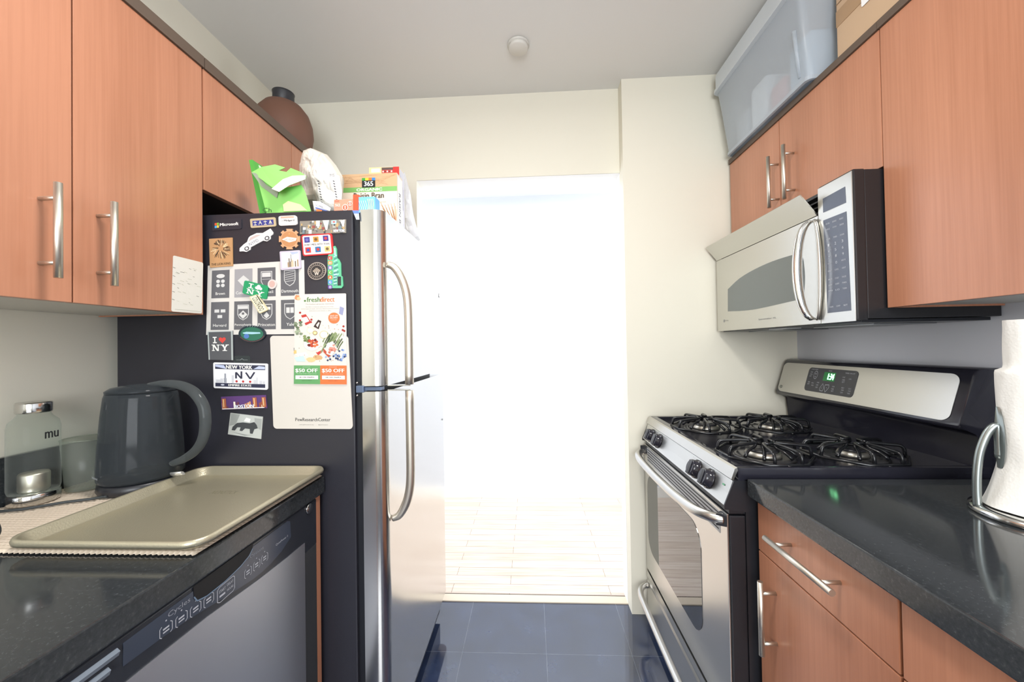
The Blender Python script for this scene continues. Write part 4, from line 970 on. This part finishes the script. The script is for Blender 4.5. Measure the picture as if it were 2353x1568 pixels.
# gear shaped wood
a = Art(FQ((642, 526), (692, 526), (692, 575), (642, 575)), paint('#c99a73'), UPN, .0003); pts = []
for i in range(8):
    a0_ = 2*PI*i/8; wd = .16 if i % 2 else .30
    for da, r in ((-.36, .40), (-wd, .41), (-wd, .50), (wd, .50), (wd, .41)): pts.append((.5+r*math.cos(a0_+da), .5+r*math.sin(a0_+da)))
a.slab(pts, .004); a.disc(.5, .5, .36, .36, paint('#b98458'), 1, 28); a.poly([(.16, .52), (.40, .40), (.84, .46), (.80, .58), (.5, .66)], paint('#efe6da'), 2); a.text('LAS VEGAS', .28, .48, .74, .57, paint('#9a6a58'), 3); a.disc(.5, .26, .03, .03, paint('#e0a063'), 2, 8)
fin(a, 'fridge_magnet', 'round tan casino-chip magnet with notched edge on the fridge side', 'magnet')
# city street strip
a = mag([(690, 509), (796, 505), (796, 536), (690, 539)], paint('#857f74'), .002)
rnd = random.Random(4)
for i in range(46):
    u = rnd.random()*.92; v = rnd.random()*.8; a.rect(u, v, min(1, u+rnd.uniform(.02, .07)), min(1, v+rnd.uniform(.1, .4)), paint(rnd.choice(['#5b5d5c', '#b89b6c', '#d9d7d2', '#8f4a45', '#6d8188', '#3d4347', '#a3a39c'])), 1+i % 5)
a.rect(.36, .03, .44, .45, wht, 7); a.poly([(.5, .02), (.64, .02), (.60, .75), (.57, .75)], wht, 7); a.rect(.69, .05, .80, .33, paint('#a9d3dc'), 7); a.rect(.72, .12, .77, .22, paint('#c24b46'), 8); a.poly([(.88, .10), (.98, .02), (.96, .55), (.93, .55)], wht, 7)
a.text('NEW YORK', .74, .74, .98, .94, paint('#e8e2e6'), 9, 0, .003)
fin(a, 'fridge_magnet', 'wide city street photo magnet at the top right of the fridge side', 'magnet')
# red framed magnet
a = mag([(694, 541), (764, 537), (769, 585), (698, 590)], paint('#c32a2c'), .004, .0003, rq(.07, .10)); a.poly([(.04+.90*u, .06+.88*v) for u, v in rq(.06, .08)], paint('#f6f1ea'), 1)
for (u, v, c_, d_) in ((.09, .12, '#3f3f86', '#6b68ad'), (.38, .12, '#b98a3c', '#6b4a2b'), (.70, .10, '#3c2f80', '#c43a3e'), (.10, .60, '#c23a38', '#2f4fa0'), (.42, .60, '#2c6b9c', '#c23a38'), (.72, .60, '#d7b878', '#6d5a3a')):
    a.rect(u, v, u+.18, v+.26, paint(c_), 2); a.disc(u+.09, v+.13, .05, .07, paint(d_), 3, 12)
a.text("DON'T MESS WITH TEXAS", .08, .44, .90, .53, blk, 2, 0, .002)
fin(a, 'fridge_magnet', "red framed magnet reading DON'T MESS WITH TEXAS", 'magnet')
# brown magnet with dark brush streaks
a = mag([(483, 550), (536, 547), (537, 612), (485, 616)], paint('#b98f63'), .003, .0012)
rnd = random.Random(8)
for i in range(70):
    t = rnd.uniform(-3.1, 3.1); r0, r1 = rnd.uniform(.10, .24), rnd.uniform(.30, .46 if t < 0 else .36)
    a.line([(.5+r0*math.cos(t), .36-r0*math.sin(t)*.9), (.5+r1*math.cos(t+.15), .36-r1*math.sin(t+.15)*.9)], rnd.uniform(.015, .035), paint(rnd.choice(['#5b4531', '#46382b', '#7c6143', '#e0c499'])), 1+i % 3)
a.text('THE LION KING', .08, .86, .92, .94, paint('#3c2f24'), 2); fin(a, 'fridge_magnet', 'brown magnet with dark brush strokes beside the poster corner', 'magnet')
# skyline photo
a = mag([(645, 579), (692, 576), (694, 618), (648, 622)], paint('#c3bccb', .3), .004, .0012, rq(.06, .06)); a.rect(.08, .08, .92, .90, paint('#e7e8ee'), 1)
rnd = random.Random(2)
for i in range(9): u = .36+i*.06; a.rect(u, rnd.uniform(.38, .62), u+.05, .88, paint(rnd.choice(['#9a7a4d', '#c8b28a', '#6d5b45', '#d9d2c4'])), 2)
for i in range(4): a.rect(.12+.06*i, .30+.05*i % .1, .16+.06*i, .88, paint('#d8d4d2'), 2)
a.rect(.53, .20, .56, .60, paint('#7d7a80'), 3); a.poly([(.5, .08), (.9, .08), (.9, .16), (.6, .22)], paint('#a9b4dc'), 2)
fin(a, 'fridge_magnet', 'square skyline photo magnet overlapping the top of the poster', 'magnet')
# round W
a = Art(FQ((708, 605), (750, 602), (751, 642), (709, 645)), paint('#b3a69a'), UPN, .0003); a.slab([(.5+.5*math.cos(2*PI*i/32), .5+.5*math.sin(2*PI*i/32)) for i in range(32)], .003)
a.disc(.5, .5, .46, .46, paint('#332e2d'), 1, 32); a.disc(.5, .5, .34, .34, paint('#a2958a'), 2, 28); a.disc(.5, .5, .31, .31, paint('#2c2827'), 3, 28)
for i in range(6): a.rect(.30+i*.07, .30+.06*abs(i-2.5), .34+i*.07, .55, paint('#c9b7a4'), 4)
a.text('W', .38, .55, .62, .76, paint('#cdbfb2'), 5, 0, .01)
for i in range(22):
    t = 2*PI*i/22; a.rect(.5+.40*math.cos(t)-.018, .5+.40*math.sin(t)-.018, .5+.40*math.cos(t)+.018, .5+.40*math.sin(t)+.018, paint('#b9ab9e'), 2)
fin(a, 'fridge_magnet', 'round black and bronze magnet with a W on the fridge side', 'magnet')
# tall city tower magnet
a = Art(FQ((753, 566), (790, 566), (790, 664), (753, 664)), paint('#5fb98c'), UPN, .0003)
pts = [(.36, .02), (.50, .0), (.60, .08), (.62, .28), (.74, .32), (.82, .38), (.86, .42), (.88, .70), (.96, .72), (1.0, .94), (.90, .99), (.20, .99), (.06, .90), (.04, .30), (.10, .20), (.36, .19)]
a.slab(pts, .004); a.poly([(.44, .05), (.52, .05), (.56, .22), (.46, .22)], paint('#a9dcd0'), 1)
for i in range(10): a.line([(.42+.02*(i % 2), .26+.055*i), (.62+.015*i, .22+.055*i)], .05, paint(['#a7d5e6', '#3e6f7a'][i % 2]), 1, .022)
for i in range(10): a.line([(.42, .60+.036*i), (.62, .585+.036*i)], .04, paint(['#bfe2ef', '#4d7f8c'][i % 2]), 2, .018)
a.rect(.66, .72, .88, .93, paint('#2b2f33'), 1)
for i, (c_, l_) in enumerate(zip(('#c23b36', '#e58a3c', '#7c57ad', '#6aa84c', '#dd6b34', '#4f86c8', '#6d4c9c'), 'CHICAGO')):
    v = .24+i*.113; a.poly([(.07+.27*x, v+.09*y) for x, y in rq(.3, .3, 3)], paint(c_), 1); a.text(l_, .15, v+.02, .27, v+.075, wht, 2, 0, .008)
fin(a, 'fridge_magnet', 'tall green skyscraper magnet with CHICAGO in coloured letters', 'magnet')
# shamrock magnet
a = mag([(565, 645), (620, 658), (615, 689), (560, 675)], paint('#1f9460', .35), .004, .0016, rq(.08, .12))
def serif(a, t, u, v, w, h, m, k=1):
    b_ = w*.16
    if t == 'I': a.rect(u+w*.35, v, u+w*.65, v+h, m, k); a.rect(u, v, u+w, v+h*.16, m, k); a.rect(u, v+h*.84, u+w, v+h, m, k)
    if t == 'N':
        a.rect(u+w*.10, v, u+w*.24, v+h, m, k); a.rect(u+w*.76, v, u+w*.90, v+h, m, k); a.poly([(u+w*.06, v), (u+w*.34, v), (u+w*.90, v+h), (u+w*.66, v+h)], m, k)
        for q_ in ((-.04, 0), (.62, 0)): a.rect(u+w*q_[0], v, u+w*(q_[0]+.42), v+h*.12, m, k)
        a.rect(u-.02*w, v+h*.88, u+w*.36, v+h, m, k)
    if t == 'Y':
        a.rect(u+w*.38, v+h*.5, u+w*.62, v+h, m, k); a.poly([(u+w*.04, v), (u+w*.34, v), (u+w*.60, v+h*.55), (u+w*.40, v+h*.55)], m, k); a.poly([(u+w*.96, v), (u+w*.72, v), (u+w*.42, v+h*.55), (u+w*.60, v+h*.55)], m, k)
        a.rect(u-.06*w, v, u+.44*w, v+h*.12, m, k); a.rect(u+.62*w, v, u+1.06*w, v+h*.12, m, k); a.rect(u+w*.2, v+h*.88, u+w*.8, v+h, m, k)
serif(a, 'I', .20, .12, .20, .36, wht); serif(a, 'N', .16, .54, .30, .36, wht); serif(a, 'Y', .54, .54, .32, .36, wht)
for u, v in ((.62, .20), (.55, .34), (.70, .34)): a.disc(u, v, .075, .11, wht, 1, 12)
a.line([(.62, .34), (.60, .50)], .03, wht, 1); fin(a, 'fridge_magnet', 'green magnet with I, a shamrock and NY over the poster', 'magnet')
a = mag([(576, 683), (596, 677), (620, 713), (600, 722)], paint('#cfc7a4', .4), .005, .0022, rq(.14, .08)); a.rect(.12, .05, .88, .95, paint('#efe9c9'), 1); a.text('COLORADO', .20, .12, .72, .9, paint('#2f3328'), 2, 1, .01); a.rect(.80, .05, .90, .60, paint('#2f3328'), 2)
fin(a, 'fridge_magnet', 'small cream magnet reading COLORADO tilted over the poster', 'magnet')
a = Art(FQ((617, 644), (637, 642), (638, 664), (618, 666)), paint('#d0c8c4', .3), UPN, .0016); a.slab([(.5+.5*math.cos(2*PI*i/24), .5+.5*math.sin(2*PI*i/24)) for i in range(24)], .003); a.disc(.5, .48, .34, .34, paint('#c8a79d'), 1)
fin(a, 'fridge_magnet', 'small round clear and pink button magnet on the poster', 'magnet')
# I love NY
a = mag([(479, 762), (537, 760), (538, 828), (482, 827)], paint('#55565a', .3), .002, .0016); a.rect(.0, .0, .05, 1, paint('#a8b0ae'), 1); a.rect(.93, .0, 1, 1, paint('#a8b0ae'), 1); a.rect(.0, .0, 1, .03, paint('#b9bebc'), 1)
serif(a, 'I', .20, .20, .16, .22, wht); serif(a, 'N', .16, .47, .30, .22, wht); serif(a, 'Y', .52, .47, .30, .22, wht)
hr = [(.58+.15*(16*math.sin(t)**3)/17, .31-.125*(13*math.cos(t)-5*math.cos(2*t)-2*math.cos(3*t)-math.cos(4*t))/17) for t in [2*PI*i/28 for i in range(28)]]
a.poly(hr, paint('#d0443c'), 1); fin(a, 'fridge_magnet', 'grey magnet reading I heart NY below the poster corner', 'magnet')
# oval
a = Art(FQ((551, 748), (613, 749), (613, 787), (551, 787)), paint('#23323a', .25), UPN, .0012); a.slab([(.5+.5*math.cos(2*PI*i/32), .5+.5*math.sin(2*PI*i/32)) for i in range(32)], .004)
a.disc(.5, .5, .42, .40, paint('#2f6b55', .25), 1, 28); a.poly([(.15, .44), (.3, .38), (.8, .40), (.82, .48), (.5, .52), (.2, .50)], paint('#9fc9d6'), 2); a.disc(.3, .64, .10, .14, paint('#4e74b4'), 2, 12)
for i in range(20):
    t = .3+2.5*i/20; a.rect(.5+.455*math.cos(t)-.008, .5+.45*math.sin(t)-.02, .5+.455*math.cos(t)+.008, .5+.45*math.sin(t)+.02, paint('#a4573f'), 2)
for i in range(5): a.line([(.33+.09*i, .08), (.37+.09*i, .02)], .01, paint('#b9c4c0'), 2)
fin(a, 'fridge_magnet', 'oval dark green magnet at the bottom edge of the poster', 'magnet')
# number plate
pl = thing('fridge_magnet', 'white and navy number plate magnet reading NEW YORK', 'magnet', FQ((555, 893))[0], 'magnets and notes on the fridge side')
a = mag([(492, 833), (617, 836), (617, 896), (493, 892)], paint('#e9e9ec', .3), .003, .0003, rq(.03, .06)); a.rect(.035, .07, .955, .25, paint('#2d2f47'), 1); a.rect(.035, .79, .955, .93, paint('#2d2f47'), 1)
a.poly([(.04, .08), (.20, .10), (.24, .24), (.04, .16)], paint('#b9c2de'), 2); a.poly([(.74, .22), (.84, .10), (.95, .12), (.95, .22)], paint('#b9c2de'), 2)
a.text('NEW YORK', .24, .09, .72, .23, wht, 3, 0, .004); a.text('EMPIRE STATE', .28, .82, .70, .90, wht, 2, 0, .003); a.disc(.17, .86, .035, .03, paint('#c9ccd8'), 2, 12)
for u, w_, h_ in ((.05, .08, .12), (.13, .05, .16), (.34, .04, .30), (.74, .05, .14), (.79, .03, .24), (.85, .05, .12), (.91, .04, .10)): a.rect(u, .78-h_, u+w_, .78, paint('#c9cad0'), 1)
a.rect(.205, .42, .235, .78, paint('#8f929c'), 2); a.rect(.195, .60, .245, .78, paint('#9a9da6'), 2)
nv = paint('#2a2b40')
for p in ([(.42, .60), (.42, .36)], [(.42, .36), (.52, .60)], [(.52, .60), (.52, .32)], [(.60, .36), (.68, .60)], [(.76, .34), (.68, .60)]):
    a.line(p, .032, nv, 2, .05)
for u in (.43, .55, .68): a.disc(u, .71, .022, .045, paint('#b3302f'), 2, 10)
a.build('plate', pl)
a = Art(FQ((538, 818), (575, 818), (576, 834), (538, 834)), glassy('clear_hang_tab', '#dfe6e6', .8, .1, '#6a7070'), UPN, .0003); a.slab(rq(.15, .2), .0006); a.line([(.15, .6), (.4, .6), (.5, .4), (.6, .6), (.85, .6)], .03, paint('#9aa0a2'), 1); a.build('hang_tab', pl)
# skyline strip
a = mag([(509, 912), (612, 908), (615, 938), (511, 942)], paint('#5a3a72'), .002); rnd = random.Random(5)
for i in range(26): u = rnd.random()*.95; h_ = rnd.uniform(.15, .6); a.rect(u, 1-h_, u+.04, .97, paint(rnd.choice(['#c98b5a', '#8f4a3a', '#e8d9b8', '#6d3a44', '#f0ead8'])), 1+i % 4)
for u in (.07, .75, .95): a.rect(u-.045, .15, u+.045, .9, paint('#a8603f'), 6); a.rect(u-.02, .2, u, .8, paint('#e6c48f'), 7)
a.text('BOSTON', .30, .66, .72, .90, paint('#dfe3ee'), 9, 0, .005); a.rect(.05, .90, .95, .96, paint('#e9e6dc'), 8)
fin(a, 'fridge_magnet', 'narrow purple night skyline magnet reading BOSTON', 'magnet')
# animal picture
a = mag([(531, 949), (605, 958), (601, 1009), (525, 998)], paint('#b9bdb9'), .002); a.poly([(.02, .02), (.3, .02), (.2, .5), (.02, .6)], paint('#979b98'), 1); a.poly([(.75, .1), (.98, .1), (.98, .6), (.8, .5)], paint('#9da19e'), 1)
a.poly([(.12, .62), (.24, .42), (.42, .36), (.62, .36), (.76, .28), (.84, .40), (.88, .54), (.78, .60), (.74, .82), (.66, .82), (.64, .62), (.50, .62), (.42, .76), (.34, .76), (.36, .60), (.26, .62), (.20, .78), (.10, .78)], paint('#3d4043'), 2)
a.poly([(.44, .30), (.5, .12), (.64, .16), (.62, .32)], paint('#e3e4e2'), 2); a.poly([(.1, .86), (.6, .90), (.8, .86), (.5, .96)], paint('#8e928f'), 1)
fin(a, 'fridge_magnet', 'grey photo magnet of a dark four-legged statue, lowest on the fridge side', 'magnet')
# white board
a = mag([(622, 772), (801, 772), (812, 986), (630, 985)], paint('#d0cbc3', .4), .003, .0003, rq(.045, .04))
a.text('PewResearchCenter', .285, .882, .725, .918, paint('#4a4846'), 1, 0, .001); a.text('www.pewresearch.org', .33, .950, .51, .962, paint('#6d6a66'), 1); a.text('@pewresearch', .57, .950, .69, .962, paint('#6d6a66'), 1); a.rect(.302, .13, .318, .20, blk, 1)
fin(a, 'message_board', 'white rounded message board reading PewResearchCenter', 'board')
# flyer
a = mag([(679, 677), (797, 675), (799, 885), (678, 884)], paint('#d9d2c9', .5), .0006, .0038, rq(.02, .012))
og = paint('#d9733f'); gn = paint('#4c7a3e')
a.text('fresh', .24, .035, .50, .088, gn, 1, 0, .003); a.text('direct', .50, .035, .775, .088, og, 1, 0, .003); a.disc(.205, .075, .022, .011, gn, 1, 8)
tg = paint('#6b645c')
a.text('The freshest groceries. Delivered.', .215, .107, .765, .120, tg, 1); a.text('Say hello to restaurant-quality food, farm fresh,', .22, .138, .76, .148, tg, 1); a.text('chef-prepared meals, and your favorite grocery brands', .13, .160, .86, .170, tg, 1); a.text('delivered to your home or office.', .28, .182, .72, .192, tg, 1)
a.disc(.765, .268, .11, .060, og, 3, 28); a.text('SAVE OFF', .69, .235, .84, .252, wht, 4); a.text('DELIVERY', .69, .257, .84, .274, wht, 4); a.text('on your order', .71, .283, .82, .292, wht, 4)
rnd = random.Random(11)
def blob(u, v, ru, rv, c_, k=1, n=9):
    a.poly([(u+ru*math.cos(2*PI*i/n)*rnd.uniform(.8, 1.15), v+rv*math.sin(2*PI*i/n)*rnd.uniform(.8, 1.15)) for i in range(n)], paint(c_), k)
def clip(v, lo, hi): return min(hi, max(lo, v))
blob(.05, .035, .05, .03, '#d98a5c'); blob(.08, .05, .04, .02, '#eeb98e', 2)
for u, v in ((.11, .205), (.11, .290), (.33, .283), (.32, .31), (.945, .36), (.93, .40), (.96, .41)): a.disc(u, v, .022, .012, paint('#9c2f28'), 2, 10)
a.poly([(.13, .235), (.22, .222), (.33, .315), (.22, .345)], paint('#b8352c'), 2); a.poly([(.15, .262), (.24, .25), (.29, .30), (.20, .32)], paint('#f0ece6'), 3)
a.poly([(.37, .36), (.46, .285), (.52, .30), (.47, .39)], paint('#33241f'), 2); a.poly([(.42, .345), (.47, .31), (.49, .32), (.45, .37)], paint('#d8d0c6'), 3)
for i in range(14): blob(rnd.uniform(.02, .13), rnd.uniform(.31, .44), .035, .014, rnd.choice(['#7d8a70', '#9aa78b', '#5f6e52']), 1+i % 3)
a.disc(.31, .40, .075, .036, paint('#e0d9b8'), 1); a.disc(.31, .40, .055, .026, paint('#f1efdc'), 2); a.disc(.57, .45, .09, .046, paint('#c9c0a0'), 1); a.disc(.57, .45, .07, .036, paint('#e6e6d0'), 2); a.disc(.40, .43, .045, .024, paint('#8a6b3c'), 2); a.disc(.40, .43, .035, .018, paint('#e9d79a'), 3)
a.disc(.34, .545, .17, .085, paint('#cfcac2'), 1, 26); a.disc(.34, .545, .155, .077, paint('#f3f0ea'), 2, 26)
for i in range(10): blob(.24+rnd.uniform(-.05, .06), .49+rnd.uniform(-.03, .04), .035, .014, rnd.choice(['#5c6f3c', '#7c8c56', '#3f5230']), 3)
for i in range(16): blob(.36+rnd.uniform(-.08, .10), .54+rnd.uniform(-.035, .035), .03, .016, rnd.choice(['#8f2a1e', '#b8452a', '#d86f42', '#6d1c16']), 4+i % 3)
for i in range(26):
    u = .60+rnd.uniform(0, .34); v = .42+rnd.uniform(0, .13); a.line([(u, v), (u-.06, v+.05), (u-.10, v+.10)], .016, paint(rnd.choice(['#4f6138', '#7b8b5c', '#39482a', '#8c9b70'])), 1+i % 4)
a.poly([(.62, .55), (.74, .52), (.82, .60), (.72, .68), (.62, .66)], paint('#ded8cf'), 5)
for i in range(14): blob(.72+rnd.uniform(-.07, .08), .60+rnd.uniform(-.035, .045), .024, .013, rnd.choice(['#d98c7c', '#eec3b4', '#b8604f']), 6+i % 2)
a.poly([(.56, .60), (.70, .68), (.66, .70), (.56, .64)], paint('#b5492f'), 5); a.poly([(.42, .65), (.52, .62), (.54, .64), (.46, .675)], paint('#c0392f'), 2)
blob(.44, .70, .10, .03, '#c9a273'); blob(.32, .725, .09, .028, '#e8c08a', 2); blob(.02, .64, .03, .025, '#e6b873')
a.poly([(.01, .66), (.22, .64), (.28, .68), (.10, .70)], paint('#e3e0d6'), 1); a.poly([(.0, .70), (.18, .68), (.22, .745), (.05, .745)], paint('#bcd8d4'), 2)
for i in range(34): a.disc(clip(.55+rnd.random()**.6*.44, 0, .98), .735-rnd.random()*.13*(1 if i % 2 else .6), .02, .011, paint(rnd.choice(['#39517f', '#5f7bb0', '#25365c', '#8ea5cf'])), 2+i % 3, 8)
for i in range(60): a.disc(rnd.uniform(.05, .95), rnd.uniform(.24, .74), .008, .0045, paint(rnd.choice(['#8c7c5c', '#6e8557', '#b9a88c', '#a4573f'])), 1, 6)
a.poly([(.88, .14), (.96, .16), (.93, .24), (.86, .22)], paint('#8f93b4'), 1)
a.rect(.0, .787, .5, .992, paint('#5f9b60'), 5); a.rect(.5, .787, .998, .992, paint('#e1703a'), 5)
for u in (.03, .535):
    a.text('$50 OFF', u, .822, u+.42, .868, wht, 6, 0, .004); a.text('promotion', u+.14, .800, u+.28, .808, wht, 6); a.text('on your order of groceries', u+.02, .876, u+.40, .884, wht, 6); a.rect(u, .898, u+.43, .938, paint('#f6f4f0'), 6); a.text('USE CODE: FDNAPR7A', u+.07, .910, u+.36, .924, paint('#3c3a38'), 7, 0, .001); a.text('expires 5/8/17', u+.12, .950, u+.31, .960, paint('#33382f'), 6)
fin(a, 'flyer', 'grocery flyer reading freshdirect with two $50 OFF coupons', 'flyer')

# card on the cherry door
DQ = lambda *p: [at(x, y, 'x', LU) for x, y in p]
a = Art(DQ((397, 587), (466, 604), (463, 721), (393, 716)), paint('#dddbd2', .7), (1, 0, 0), .0006); a.slab(rq(.05, .03), .0006)
rnd = random.Random(21)
for i in range(26):
    u = rnd.uniform(.05, .8); v = rnd.uniform(.15, .85); a.line([(u, v), (u+rnd.uniform(.04, .14), v+rnd.uniform(.0, .02))], .012, paint(rnd.choice(['#8b8d80', '#b9bba6', '#c9cbb8', '#6b6c66'])), 1, .006)
for v in (.21, .36, .50, .64, .78): a.line([(.0, v), (.08, v+.012)], .014, paint('#6b6c66'), 1, .007)
a.line([(.10, .955), (.95, .965)], .01, paint('#a7ab9c'), 1, .005)
tag(a.build('paper_note'), 'white handwritten paper note taped to the left cherry cabinet door', 'note')
